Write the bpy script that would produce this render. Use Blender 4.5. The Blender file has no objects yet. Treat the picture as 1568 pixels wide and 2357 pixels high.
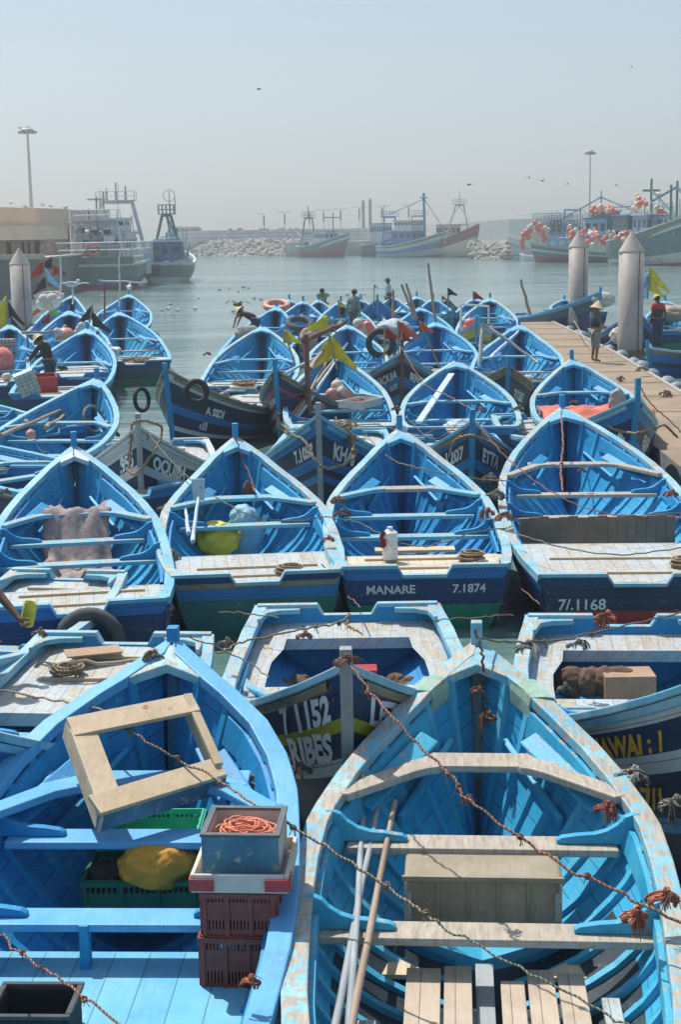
import bpy, bmesh, math, random
from mathutils import Vector, Matrix, noise as mnoise
D = bpy.data; SC = bpy.context.scene; COL = SC.collection
rad = math.radians; sin = math.sin; cos = math.cos; PI = math.pi
# ---------------------------------------------------------------- camera
W0, H0, FPX, CH = 1568.0, 2357.0, 3500.0, 4.15       # picture size used for measuring, focal length in those pixels, eye height
PITCH = math.atan(643.5/FPX); ROLL = rad(1.0)
cam = D.objects.new('camera', D.cameras.new('camera')); COL.objects.link(cam); SC.camera = cam
CM = Matrix.Translation((0, 0, CH)) @ Matrix.Rotation(PI/2-PITCH, 4, 'X') @ Matrix.Rotation(-ROLL, 4, 'Z')
cam.matrix_world = CM
cam.data.sensor_fit = 'VERTICAL'; cam.data.sensor_height = 36; cam.data.lens = FPX/H0*36
cam.data.clip_start = .1; cam.data.clip_end = 6000
# ---------------------------------------------------------------- sky, sun, exposure
SUN_EL, SUN_AZ = rad(60), rad(-38)       # azimuth from +Y towards +X
w = D.worlds.new('World'); SC.world = w; w.use_nodes = True
nt = w.node_tree; sky = nt.nodes.new('ShaderNodeTexSky'); sky.sky_type = 'NISHITA'; sky.sun_disc = False
sky.sun_elevation = SUN_EL; sky.sun_rotation = SUN_AZ; sky.dust_density = 1.3; sky.air_density = 1.0; sky.ozone_density = 1.5; sky.altitude = 0
gm = nt.nodes.new('ShaderNodeGamma'); gm.inputs[1].default_value = .5; hs = nt.nodes.new('ShaderNodeHueSaturation'); hs.inputs['Saturation'].default_value = 1.45; hs.inputs['Value'].default_value = 1.24   # hazy sky: flatter and paler
nt.links.new(sky.outputs[0], gm.inputs[0]); nt.links.new(gm.outputs[0], hs.inputs['Color']); nt.links.new(hs.outputs[0], nt.nodes['Background'].inputs[0]); nt.nodes['Background'].inputs[1].default_value = .125
sl = D.lights.new('sun', 'SUN'); sl.energy = 2.8; sl.angle = rad(.8); sl.color = (1, .965, .91)
sun = D.objects.new('sun', sl); COL.objects.link(sun)
sdir = Vector((sin(SUN_AZ)*cos(SUN_EL), cos(SUN_AZ)*cos(SUN_EL), sin(SUN_EL)))
sun.rotation_euler = sdir.to_track_quat('Z', 'Y').to_euler()
SC.view_settings.view_transform = 'Standard'; SC.view_settings.look = 'None'; SC.view_settings.exposure = 0.95; SC.view_settings.gamma = 1
# ---------------------------------------------------------------- helpers
RN = random.Random(7)
def ray(px, py):
    return (CM.to_3x3() @ Vector((px-W0/2, H0/2-py, -FPX))).normalized()
def at(px, py, z=0.0):
    r = ray(px, py); t = (z-CH)/r.z; p = Vector((0, 0, CH))+r*t; return p
def atd(px, py, y):          # point on the vertical plane at distance y
    r = ray(px, py); return Vector((0, 0, CH))+r*(y/r.y)
def srgb(r, g, b):
    f = lambda c: ((c/255+.055)/1.055)**2.4 if c > 10 else c/255/12.92
    return (f(r), f(g), f(b), 1)
class MB:
    def __init__(s): s.v = []; s.f = []; s.m = []; s.uv = []
    def add(s, p, uv=(0, 0)): s.v.append(tuple(p)); s.uv.append(uv); return len(s.v)-1
    def face(s, idx, mi=0): s.f.append(tuple(idx)); s.m.append(mi)
    def grid(s, rows, mi=0, closed=False, flip=False):
        ids = [[s.add(p, uv) for p, uv in r] for r in rows]
        for i in range(len(ids)-1):
            n = len(ids[i]); rng = n if closed else n-1
            for j in range(rng):
                k = (j+1) % n
                q = (ids[i][j], ids[i][k], ids[i+1][k], ids[i+1][j])
                if flip: q = q[::-1]
                s.face(q, mi(i, j) if callable(mi) else mi)
        return ids
    def box(s, c, sz, R=None, mi=0, taper=1.0):
        c = Vector(c); a = [x/2 for x in sz]; R = R or Matrix.Identity(3); ids = []
        for z in (-1, 1):
            t = taper if z > 0 else 1
            for x, y in ((-1, -1), (1, -1), (1, 1), (-1, 1)):
                l = Vector((x*a[0]*t, y*a[1]*t, z*a[2]))
                ids.append(s.add(c+R@l, (l.x+l.z, l.y)))
        for q in ((0, 3, 2, 1), (4, 5, 6, 7), (0, 1, 5, 4), (1, 2, 6, 5), (2, 3, 7, 6), (3, 0, 4, 7)): s.face([ids[i] for i in q], mi)
    def beam(s, a, b, wd, ht, mi=0, up=(0, 0, 1)):
        a = Vector(a); b = Vector(b); d = b-a; L = d.length; y = d.normalized(); x = y.cross(Vector(up)).normalized(); z = x.cross(y)
        s.box((a+b)/2, (wd, L, ht), Matrix((x, y, z)).transposed(), mi)
    def prism(s, pts, th, M=None, mi=0):
        M = M or Matrix.Identity(4); n = len(pts)
        lo = [s.add(M@Vector((p[0], p[1], 0)), (p[0], p[1])) for p in pts]
        hi = [s.add(M@Vector((p[0], p[1], th)), (p[0], p[1])) for p in pts]
        s.face(lo[::-1], mi); s.face(hi, mi)
        for i in range(n): s.face((lo[i], lo[(i+1) % n], hi[(i+1) % n], hi[i]), mi)
    def tube(s, pts, r, n=6, mi=0, cap=True, closed=False):
        pts = [Vector(p) for p in pts]; N = len(pts); rows = []; acc = 0; up = None
        for i, p in enumerate(pts):
            if closed: t = pts[(i+1) % N]-pts[i-1]
            else: t = pts[min(i+1, N-1)]-pts[max(i-1, 0)]
            if t.length < 1e-9: t = Vector((0, 0, 1))
            t.normalize()
            if up is None: up = Vector((0, 0, 1)) if abs(t.z) < .9 else Vector((1, 0, 0))
            x = t.cross(up).normalized(); y = x.cross(t); up = y
            if i: acc += (p-pts[i-1]).length
            rr = r[i] if isinstance(r, (list, tuple)) else r
            rows.append([(p+x*cos(2*PI*k/n)*rr+y*sin(2*PI*k/n)*rr, (acc, k/n)) for k in range(n)])
        if closed: rows.append([(q[0], (acc+.1, q[1][1])) for q in rows[0]])
        ids = s.grid(rows, mi, closed=True)
        if cap and not closed: s.face(ids[0], mi); s.face(ids[-1][::-1], mi)
    def ball(s, c, r, mi=0, nu=10, nv=7, sc=(1, 1, 1), amp=0, fr=3, R=None, seed=0):
        c = Vector(c); rows = []
        for i in range(nv+1):
            a = PI*i/nv; row = []
            for j in range(nu):
                b = 2*PI*j/nu; d = Vector((sin(a)*cos(b), sin(a)*sin(b), cos(a)))
                k = 1+amp*mnoise.noise(d*fr+Vector((seed*7.3, seed, c.x))) if amp else 1
                l = Vector((d.x*sc[0], d.y*sc[1], d.z*sc[2]))*r*k
                if R: l = R@l
                row.append((c+l, (j/nu, i/nv)))
            rows.append(row)
        s.grid(rows, mi, closed=True, flip=True)
    def lathe(s, c, prof, n=16, mi=0, R=None, capb=True, capt=True):
        c = Vector(c); R = R or Matrix.Identity(3)
        rows = [[(c+R@Vector((r*cos(2*PI*k/n), r*sin(2*PI*k/n), z)), (k/n, z)) for k in range(n)] for r, z in prof]
        ids = s.grid(rows, mi, closed=True)
        if capb: s.face(ids[0][::-1], mi)
        if capt: s.face(ids[-1], mi)
    def build(s, name, mats, parent=None, smooth=False, bevel=0, loc=None):
        me = D.meshes.new(name); me.from_pydata(s.v, [], s.f)
        mats = mats if isinstance(mats, (list, tuple)) else [mats]
        for m in mats: me.materials.append(m)
        me.polygons.foreach_set('material_index', s.m)
        uvl = me.uv_layers.new(name='UVMap')
        li = [0]*len(me.loops); me.loops.foreach_get('vertex_index', li)
        fl = []
        for i in li: fl += s.uv[i]
        uvl.data.foreach_set('uv', fl)
        if smooth: me.polygons.foreach_set('use_smooth', [True]*len(me.polygons))
        me.validate(); me.update()
        o = D.objects.new(name, me); COL.objects.link(o)
        if parent: o.parent = parent
        if loc is not None: o.location = loc
        if bevel:
            b = o.modifiers.new('bevel', 'BEVEL'); b.width = bevel; b.segments = 2; b.limit_method = 'ANGLE'; b.angle_limit = rad(50)
        return o
def tag(o, label=None, cat=None, group=None, kind=None):
    if label: o['label'] = label
    if cat: o['category'] = cat
    if group: o['group'] = group
    if kind: o['kind'] = kind
    return o
def empty(name, loc, yaw=0, label=None, cat=None, group=None):
    o = D.objects.new(name, None); COL.objects.link(o); o.location = loc; o.rotation_euler = (0, 0, yaw); o.empty_display_size = .2
    return tag(o, label, cat, group)
def copy_tree(o, parent=None, kids=None):
    c = o.copy(); COL.objects.link(c)
    if parent: c.parent = parent
    for ch in [x for x in list(o.children)]: copy_tree(ch, c)
    return c
def spline(P, n=6):
    P = [Vector(p) for p in P]; out = []
    Q = [P[0]*2-P[1]]+P+[P[-1]*2-P[-2]]
    for i in range(1, len(Q)-2):
        a, b, c, d = Q[i-1:i+3]
        for k in range(n):
            t = k/n; out.append(.5*((2*b)+(c-a)*t+(2*a-5*b+4*c-d)*t*t+(3*b-3*c+d-a)*t**3))
    out.append(P[-1]); return out
# ---------------------------------------------------------------- materials
def newmat(name):
    m = D.materials.new(name); m.use_nodes = True; nt = m.node_tree; b = nt.nodes['Principled BSDF']; return m, nt, b
def N(nt, t, **kw):
    n = nt.nodes.new('ShaderNode'+t)
    for k, v in kw.items(): setattr(n, k, v)
    return n
def math_(nt, op, a, b=None, clamp=False):
    n = nt.nodes.new('ShaderNodeMath'); n.operation = op; n.use_clamp = clamp
    for i, x in enumerate((a, b)):
        if x is None: continue
        if isinstance(x, (int, float)): n.inputs[i].default_value = x
        else: nt.links.new(x, n.inputs[i])
    return n.outputs[0]
def mix(nt, fac, a, b):
    n = nt.nodes.new('ShaderNodeMix'); n.data_type = 'RGBA'
    for i, x in ((0, fac), (6, a), (7, b)):
        if isinstance(x, (int, float)): n.inputs[i].default_value = x
        elif isinstance(x, tuple): n.inputs[i].default_value = x if len(x) == 4 else (*x, 1)
        else: nt.links.new(x, n.inputs[i])
    return n.outputs[2]
def maprange(nt, v, a, b, c=0., d=1.):
    n = nt.nodes.new('ShaderNodeMapRange'); nt.links.new(v, n.inputs[0])
    for i, x in enumerate((a, b, c, d)): n.inputs[i+1].default_value = x
    return n.outputs[0]
def noise(nt, vec, scale, detail=4, rough=.55):
    n = nt.nodes.new('ShaderNodeTexNoise'); n.inputs['Scale'].default_value = scale; n.inputs['Detail'].default_value = detail; n.inputs['Roughness'].default_value = rough
    if vec is not None: nt.links.new(vec, n.inputs['Vector'])
    return n.outputs[0]
def objvec(nt, sc=None):
    tc = N(nt, 'TexCoord'); oi = N(nt, 'ObjectInfo'); m = N(nt, 'VectorMath', operation='ADD'); s = math_(nt, 'MULTIPLY', oi.outputs['Random'], 60.)
    nt.links.new(tc.outputs['Object'], m.inputs[0]); nt.links.new(s, m.inputs[1]); v = m.outputs[0]
    if sc:
        k = N(nt, 'VectorMath', operation='MULTIPLY'); nt.links.new(v, k.inputs[0]); k.inputs[1].default_value = sc; v = k.outputs[0]
    return v
WOOD = srgb(186, 174, 156); MATS = {}
def paint(name, col, alt=None, wear=.25, wood=WOOD, planks=None, rough=.55, up=.12, nsc=14, bump=.25, streak=None):
    """weathered paint over wood: tone drift, chipped patches (more where feet and ropes rub the tops), seams between planks"""
    if name in MATS: return MATS[name]
    m, nt, b = newmat(name); v = objvec(nt)
    alt = alt or tuple(min(1, c*1.5+.03) for c in col[:3])+(1,)
    n1 = noise(nt, v, 2.2, 5); base = mix(nt, maprange(nt, n1, .35, .7), col, alt)
    vs = objvec(nt, streak or (9, 1.2, 1.2)); n3 = noise(nt, vs, 5, 6, .65)
    base = mix(nt, maprange(nt, n3, .45, .8, 0, .45), base, tuple(c*.6 for c in col[:3])+(1,))
    n2 = noise(nt, v, nsc, 8, .68)
    geo = N(nt, 'NewGeometry'); sep = N(nt, 'SeparateXYZ'); nt.links.new(geo.outputs['Normal'], sep.inputs[0])
    upf = math_(nt, 'MULTIPLY', math_(nt, 'MAXIMUM', sep.outputs[2], 0.), up)
    n4 = noise(nt, v, 1.7, 3); s = math_(nt, 'ADD', math_(nt, 'ADD', n2, upf), math_(nt, 'MULTIPLY', n4, .35))
    th = 1.02-wear*.62
    mask = maprange(nt, s, th, th+.05)
    n7 = noise(nt, v, 3.4, 7, .7); base = mix(nt, maprange(nt, n7, .54, .68, 0, .34), base, tuple(c*.5+.045 for c in col[:3])+(1,))
    n5 = noise(nt, v, 46, 3, .6); n6 = noise(nt, v, 27, 5, .7)
    base = mix(nt, maprange(nt, n5, .70, .74, 0, .55), base, tuple(c*.35 for c in col[:3])+(1,)); base = mix(nt, maprange(nt, n6, .62, .68, 0, .6), base, tuple(min(1, c*.6+.32) for c in col[:3])+(1,))
    wc = mix(nt, maprange(nt, n3, .35, .7), wood, tuple(c*.55 for c in wood[:3])+(1,))
    base = mix(nt, mask, base, wc)
    h = math_(nt, 'MULTIPLY', n2, .5); h = math_(nt, 'SUBTRACT', h, math_(nt, 'MULTIPLY', mask, .25))
    if planks:
        ax, cnt, wd = planks; tc = N(nt, 'TexCoord'); su = N(nt, 'SeparateXYZ'); nt.links.new(tc.outputs['UV'], su.inputs[0])
        pos = math_(nt, 'MULTIPLY', su.outputs[ax], cnt)
        fr = math_(nt, 'FRACT', pos); ln = math_(nt, 'LESS_THAN', fr, wd)
        cell = math_(nt, 'FLOOR', pos); wn = N(nt, 'TexWhiteNoise', noise_dimensions='1D'); nt.links.new(cell, wn.inputs['W'])
        base = mix(nt, math_(nt, 'MULTIPLY', wn.outputs[0], .3), base, tuple(min(1, c*1.3+.04) for c in col[:3])+(1,))
        base = mix(nt, math_(nt, 'MULTIPLY', ln, .75), base, tuple(c*.15 for c in col[:3])+(1,))
        h = math_(nt, 'SUBTRACT', h, math_(nt, 'MULTIPLY', ln, .8))
    nt.links.new(base, b.inputs['Base Color']); b.inputs['Roughness'].default_value = rough
    bm = N(nt, 'Bump'); bm.inputs['Strength'].default_value = bump; bm.inputs['Distance'].default_value = .02
    nt.links.new(h, bm.inputs['Height']); nt.links.new(bm.outputs[0], b.inputs['Normal'])
    MATS[name] = m; return m
def plain(name, col, rough=.6, var=.25, nsc=8, metal=0, bump=.15, spec=.5):
    if name in MATS: return MATS[name]
    m, nt, b = newmat(name); v = objvec(nt); n1 = noise(nt, v, nsc, 6, .6)
    c = mix(nt, maprange(nt, n1, .3, .7), tuple(x*(1-var) for x in col[:3])+(1,), tuple(min(1, x*(1+var)) for x in col[:3])+(1,))
    nt.links.new(c, b.inputs['Base Color']); b.inputs['Roughness'].default_value = rough; b.inputs['Metallic'].default_value = metal; b.inputs['Specular IOR Level'].default_value = spec
    bm = N(nt, 'Bump'); bm.inputs['Strength'].default_value = bump; bm.inputs['Distance'].default_value = .02
    nt.links.new(n1, bm.inputs['Height']); nt.links.new(bm.outputs[0], b.inputs['Normal'])
    MATS[name] = m; return m
def ropemat(name, col):
    m, nt, b = newmat(name); tc = N(nt, 'TexCoord'); su = N(nt, 'SeparateXYZ'); nt.links.new(tc.outputs['UV'], su.inputs[0])
    a = math_(nt, 'ADD', math_(nt, 'MULTIPLY', su.outputs[0], 34.), math_(nt, 'MULTIPLY', su.outputs[1], 3.))
    s = math_(nt, 'ABSOLUTE', math_(nt, 'SINE', math_(nt, 'MULTIPLY', a, PI))); n1 = noise(nt, objvec(nt), 12, 5)
    c = mix(nt, maprange(nt, n1, .3, .7), tuple(x*.6 for x in col[:3])+(1,), tuple(min(1, x*1.3) for x in col[:3])+(1,))
    c = mix(nt, maprange(nt, s, .0, .4, .22, 0.), c, tuple(x*.5 for x in col[:3])+(1,))
    nt.links.new(c, b.inputs['Base Color']); b.inputs['Roughness'].default_value = .95
    bm = N(nt, 'Bump'); bm.inputs['Distance'].default_value = .01; nt.links.new(s, bm.inputs['Height']); nt.links.new(bm.outputs[0], b.inputs['Normal'])
    return m
# blues
LB = srgb(92, 165, 222)
M_gun = paint('gunwale_blue', srgb(80, 164, 203), srgb(128, 188, 209), .2, planks=None, up=.1)
M_gunw = paint('gunwale_worn', srgb(104, 172, 199), srgb(164, 200, 207), .32, up=.14)
M_gunA = paint('gunwale_fresh_blue', srgb(80, 160, 212), srgb(108, 176, 218), .13, up=.05, bump=.2, nsc=9, wood=srgb(150, 176, 190))
M_gunB = paint('gunwale_turquoise', srgb(104, 172, 197), srgb(160, 200, 200), .5, up=.08)
M_in = paint('interior_blue', srgb(12, 142, 197), srgb(34, 160, 204), .10, up=.02, planks=(1, 9, .05))
M_inL = paint('interior_pale_blue', srgb(34, 152, 198), srgb(74, 172, 204), .22, up=.03, planks=(1, 9, .05))
M_inG = paint('interior_greenish_blue', srgb(14, 142, 180), srgb(40, 160, 187), .18, up=.03, planks=(1, 9, .05))
M_gunl = paint('gunwale_chipped', srgb(90, 166, 201), srgb(146, 194, 209), .25, up=.12, nsc=20)
M_in2 = paint('interior_deep_blue', srgb(8, 122, 185), srgb(22, 142, 195), .12, up=.02, planks=(1, 9, .05))
M_inB = paint('interior_turquoise', srgb(30, 154, 198), srgb(66, 172, 206), .16, up=.02, planks=(1, 9, .05))
M_inK = paint('interior_black_bilge', srgb(28, 40, 48), srgb(60, 75, 84), .25, up=.02)
M_rib = paint('rib_blue', srgb(24, 148, 198), srgb(60, 168, 204), .14, up=.05)
M_ribB = paint('rib_turquoise', srgb(54, 164, 206), srgb(100, 186, 211), .18, up=.05)
M_thw = paint('bench_blue', srgb(84, 166, 197), srgb(136, 190, 200), .24, up=.2)
M_thww = paint('bench_bare_wood', srgb(176, 172, 160), srgb(150, 175, 190), .6, up=.3)
M_knee = paint('knee_blue', srgb(8, 130, 187), srgb(34, 150, 195), .14, up=.1)
M_kneeB = paint('knee_turquoise', srgb(30, 150, 192), srgb(76, 174, 201), .2, up=.15)
M_deck = paint('deck_worn_planks', srgb(160, 178, 188), srgb(186, 186, 176), .42, wood=srgb(190, 175, 150), up=.1, planks=(0, 7.0, .035), bump=.3)
M_deckb = paint('deck_blue_planks', srgb(105, 165, 205), srgb(150, 180, 195), .42, wood=srgb(190, 175, 150), up=.1, planks=(0, 6.0, .035), bump=.3)
M_deckA = paint('floor_fresh_blue', srgb(84, 166, 202), srgb(118, 184, 204), .15, up=.02, planks=(0, 5.5, .03))
M_floorw = paint('floor_bare_boards', srgb(178, 160, 138), srgb(198, 182, 160), .2, up=0, planks=(0, 6.5, .03), bump=.35)
M_wood = paint('bare_wood', srgb(192, 168, 134), srgb(212, 192, 160), .3, wood=srgb(172, 112, 74), up=.0, bump=.35)
M_pole = paint('weathered_pole', srgb(150, 128, 106), srgb(176, 156, 134), .2, up=.0, wood=srgb(110, 95, 80))
M_greyw = paint('grey_post', srgb(138, 146, 150), srgb(170, 176, 176), .35, up=.0)
M_pale = paint('pale_blue_worn', srgb(170, 195, 210), srgb(200, 212, 216), .35, up=.05)
HC = dict(
    navy=paint('hull_navy', srgb(6, 50, 98), srgb(14, 66, 114), .22, up=0, planks=(1, 12, .05), bump=.3),
    dnavy=paint('hull_dark_navy', srgb(12, 40, 70), srgb(22, 58, 92), .2, up=0, planks=(1, 12, .05), bump=.3),
    blue=paint('hull_blue', srgb(8, 104, 170), srgb(28, 126, 184), .24, up=0, planks=(1, 12, .05), bump=.3),
    lblue=paint('hull_light_blue', srgb(60, 140, 200), srgb(100, 165, 205), .35, up=0, planks=(1, 12, .05)),
    white=paint('hull_white', srgb(178, 186, 188), srgb(196, 200, 198), .28, wood=srgb(90, 96, 96), up=0, planks=(1, 12, .05)),
    green=paint('hull_green', srgb(14, 112, 92), srgb(24, 134, 106), .15, wood=srgb(60, 80, 70), up=0),
    wgreen=paint('hull_worn_green', srgb(24, 100, 96), srgb(50, 120, 120), .42, wood=srgb(80, 84, 70), up=0, nsc=6),
    teal=paint('hull_teal', srgb(18, 70, 82), srgb(30, 92, 100), .3, up=0, planks=(1, 12, .05)),
    yellow=paint('hull_yellow', srgb(150, 145, 30), srgb(170, 165, 50), .3, up=0, planks=(1, 12, .05)),
    red=paint('hull_red', srgb(150, 40, 48), srgb(170, 70, 70), .3, up=0),
    brown=paint('hull_scuffed', srgb(120, 112, 92), srgb(150, 145, 125), .45, wood=srgb(100, 84, 66), up=0, planks=(1, 12, .05)))
M_letter = paint('lettering_white', srgb(215, 220, 218), srgb(228, 230, 226), .16, wood=srgb(20, 50, 84), up=0, nsc=9, bump=.0)
M_lettery = paint('lettering_yellow', srgb(220, 165, 50), srgb(228, 180, 70), .15, wood=srgb(20, 40, 70), up=0, bump=.0)
R_tan = ropemat('rope_tan', srgb(176, 154, 126)); R_red = ropemat('rope_red', srgb(176, 128, 110)); R_grey = ropemat('rope_grey', srgb(142, 138, 124)); R_green = ropemat('rope_green', srgb(140, 150, 128))
R_orange = ropemat('twine_orange', srgb(206, 122, 92)); R_white = ropemat('rope_white', srgb(205, 202, 190))
M_black = plain('black_rubber', srgb(38, 42, 44), .8); M_tyre = plain('tyre_rubber', srgb(74, 78, 78), .85)
M_white = plain('white_plastic', srgb(214, 216, 212), .45); M_conc = plain('concrete', srgb(176, 168, 160), .9, .12, 3)
M_rust = plain('rusty_iron', srgb(120, 84, 66), .9); M_cloth = plain('grey_cloth', srgb(150, 138, 130), .95)
# ---------------------------------------------------------------- water
def water():
    b = MB(); ys = [-40, -10, 0, 10, 20, 40, 80, 160, 320, 700, 1600, 4000]; xs = [-3000, -600, -150, -40, 0, 40, 150, 600, 3000]
    b.grid([[((x, y, 0), (x, y)) for x in xs] for y in ys])
    m, nt, p = newmat('harbour_water'); tc = N(nt, 'TexCoord')
    def sc(s):
        k = N(nt, 'VectorMath', operation='MULTIPLY'); nt.links.new(tc.outputs['Object'], k.inputs[0]); k.inputs[1].default_value = s; return k.outputs[0]
    n1 = noise(nt, sc((.9, 2.2, 1)), 1.1, 5, .6); n2 = noise(nt, sc((1, 1.7, 1)), 5.5, 3, .5); n3 = noise(nt, sc((.12, .3, 1)), .5, 3)
    c = mix(nt, maprange(nt, n3, .35, .65), srgb(74, 108, 98), srgb(134, 156, 150)); nt.links.new(c, p.inputs['Base Color'])
    p.inputs['Roughness'].default_value = .1; p.inputs['IOR'].default_value = 1.7
    n4 = noise(nt, sc((.35, 1, 1)), .42, 4, .6)
    h = math_(nt, 'ADD', math_(nt, 'MULTIPLY', n1, .7), math_(nt, 'MULTIPLY', n2, .16)); h = math_(nt, 'ADD', h, math_(nt, 'MULTIPLY', n4, 3.2))
    bm = N(nt, 'Bump'); bm.inputs['Strength'].default_value = .65; bm.inputs['Distance'].default_value = .1
    nt.links.new(h, bm.inputs['Height']); nt.links.new(bm.outputs[0], p.inputs['Normal'])
    tag(b.build('water', m, loc=(0, 0, .13)), kind='structure')
water()
# ---------------------------------------------------------------- fishing rowing boats
def lerp(a, b, t): return a+(b-a)*t
PROF = [(0, .015), (.03, .13), (.06, .24), (.12, .45), (.18, .62), (.25, .77), (.32, .87), (.4, .94), (.5, .985), (.6, 1.0), (.75, .985), (.88, .93), (1, .84)]
def prof(u):
    for i in range(len(PROF)-1):
        a, b = PROF[i], PROF[i+1]
        if u <= b[0]+1e-9:
            t = (u-a[0])/(b[0]-a[0]); p0 = PROF[max(i-1, 0)][1]; p3 = PROF[min(i+2, len(PROF)-1)][1]
            m0 = (b[1]-p0)/2 if i else (b[1]-a[1]); m1 = (p3-a[1])/2
            h = t*t*(3-2*t); return lerp(lerp(a[1], b[1], t), lerp(a[1], b[1], h), .15)
    return PROF[-1][1]
class Boat:
    pass
def boat_frame(bow, stern=None, a=None, L=4.7, zb=1.55, zs=.8):
    pb = at(*bow, zb)
    if stern is not None:
        ps = at(*stern, zs); d = Vector((pb.x-ps.x, pb.y-ps.y, 0)); L = d.length if L is None else L; d.normalize()
    else: d = Vector((sin(rad(a)), cos(rad(a)), 0))
    c = Vector((pb.x, pb.y, 0))-d*L/2
    return c, math.atan2(-d.x, d.y), L
def make_boat(label, bow, stern=None, a=None, L=4.7, beam=2.0, zb=None, zm=None, zs=.8, lod=1, bands=None, mats=None, sh=1.8, aft=0, full=0, thw=(.27, .42, .56), deck=.80, bare=(),
              tbands=None, post=.2, postm=None, breast=True, well=False, text=(), ttext=(), name='rowing_boat', floor=None, group='blue wooden fishing boats moored in the harbour', notch=True, roll=0, deckm=None, thm=None, stripes=0):
    tow = stern is None and a is not None and 90 < a < 270 or stern is not None and stern[1] < bow[1]
    zb = zb or (1.6 if tow else 1.55); zm = zm or (.66 if tow else .78); sh = 2.6 if tow and sh == 1.8 else sh
    c, yaw, L = boat_frame(bow, stern, a, L, zb, zs); rn = random.Random(hash(label) % 9999 if False else sum(map(ord, label)))
    root = empty(name, c, yaw, label, 'boat', group)
    if roll: root.rotation_euler = (0, rad(roll), yaw)
    M = dict(gun=M_gun, inn=M_in, rib=M_rib, knee=M_knee, thw=M_thw, deck=M_deck, hook=M_gun); 
    M['inn'] = rn.choice((M_in, M_in, M_inL, M_inG, M_in2)); M['gun'] = rn.choice((M_gun, M_gunl, M_gunl, M_gunw)); M.update(mats or {})
    if not tow and lod: full -= .11
    if lod: full += rn.uniform(-.07, .05); beam *= rn.uniform(.97, 1.03)
    B = beam/2; zk = -.32
    Wd = lambda u: B*prof(min(max(u, 0), 1))*(1-aft*max(0, (u-.42)/.58))*(1+full*max(0, 1-abs(u-.16)/.24))
    def Zg(u):
        z = zm+(zb-zm)*max(0, 1-u/.75)**sh
        if u > .75: z += (zs-zm)*((u-.75)/.25)**1.6
        return z
    rake = .38
    def Y(u, s=0): return L/2-u*L-rake*s*max(0, 1-u*1.6)**3-(-.12*s*max(0, (u-.8)/.2))
    def sec(u, s, off=0, zbot=None, zoff=0):
        w = max(Wd(u)-off, 0.0); zg = Zg(u)+zoff; zb_ = zk if zbot is None else zbot
        k = max(0, 1-u/.55); full = max(cos(s*PI/2), 0)**.5; vee = (1-s)**.85
        return Vector((w*lerp(full, vee, k**.8), Y(u, s)-off*.6*(1 if u < .1 else 0), zg-(zg-zb_)*s))
    bt = Boat(); bt.root = root; bt.sec = sec; bt.Wd = Wd; bt.Zg = Zg; bt.Y = Y; bt.L = L; bt.B = B; bt.yaw = yaw; bt.c = c
    nu = 28 if lod < 2 else 16
    US = [(i/nu)**1.15 for i in range(nu+1)]
    # outer hull with painted bands
    bands = bands or [(.16, 'blue'), (.62, 'navy'), (1, 'green')]
    ns = 24 if lod < 2 else 14; SS = sorted(set([i/ns for i in range(ns+1)]+[x[0] for x in bands])); bm_ = [HC[x[1]] for x in bands]
    def bmi(s):
        for i, x in enumerate(bands):
            if s < x[0]-1e-6: return i
        return len(bands)-1
    mb = MB()
    for sx in (1, -1):
        rows = []
        for u in US:
            rows.append([((lambda p: (p.x*sx, p.y, p.z))(sec(u, s)), (u*L*.25, s)) for s in SS])
        mb.grid(rows, lambda i, j: bmi(SS[j]), flip=(sx < 0))
    mb.build('hull', bm_, root, smooth=True)
    # inner planking (closed bottom above the water)
    mb = MB(); SI = [i/10 for i in range(11)]
    for sx in (1, -1):
        rows = [[((lambda p: (p.x*sx, p.y, p.z))(sec(u, s, .045, .16)), (u*L*.3, s)) for s in SI] for u in US[1:]]
        mb.grid(rows, (lambda i, j: 1 if (j >= 5 and US[i] > .40) else 0) if M.get('bilge') else 0, flip=(sx > 0))
    inner = mb.build('inner_planking', [M['inn'], M.get('bilge') or M['inn']], root, smooth=True)
    # ribs
    n = {0: 17, 1: 13, 2: 9, 3: 0}[lod]
    acc = MB()
    for i in range(n):
        u = .07+i*(deck-.1)/n
        for sx in (1, -1):
            r = MB(); rows = []; hw = .024
            for s in [0, .15, .3, .45, .6, .75, .88, .97]:
                p0 = sec(u, s, .047, .165); p1 = sec(u, s, .09 if u > .12 else .075, .19)
                du = hw/L
                q = [sec(u-du, s, .046, .162), sec(u-du, s, .088, .20), sec(u+du, s, .088, .20), sec(u+du, s, .046, .162)]
                rows.append([((x.x*sx, x.y, x.z-.01), (u, s)) for x in q])
            r.grid(rows, 0, closed=True, flip=(sx < 0))
            r.build('rib', M['rib'], root)
    # gunwale caps
    def capedge(u, o):
        e = .01; p = Vector((Wd(u), Y(u))); t = Vector((Wd(min(u+e, 1))-Wd(max(u-e, 0)), Y(min(u+e, 1))-Y(max(u-e, 0)))).normalized(); nrm = Vector((-t.y, t.x))
        if nrm.x < 0: nrm = -nrm
        q = p+nrm*o
        return Vector((max(q.x, .004), q.y))
    UC = [0]+US[1:]
    for sx in (1, -1):
        g = MB(); rows = []
        for u in UC:
            z = Zg(u); o = capedge(u, .028); i_ = capedge(u, -.095 if lod == 0 else -.075)
            if i_.x <= .0041: i_ = Vector((.004, o.y-.05))
            rows.append([((o.x*sx, o.y, z-.035), (u*L, 0)), ((o.x*sx, o.y, z+.02), (u*L, .03)), ((i_.x*sx, i_.y, z+.02), (u*L, .15)), ((i_.x*sx, i_.y, z-.05), (u*L, .2))])
        ids = g.grid(rows, 0, closed=True, flip=(sx > 0)); g.face(ids[0] if sx < 0 else ids[0][::-1]); g.face(ids[-1])
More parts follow.
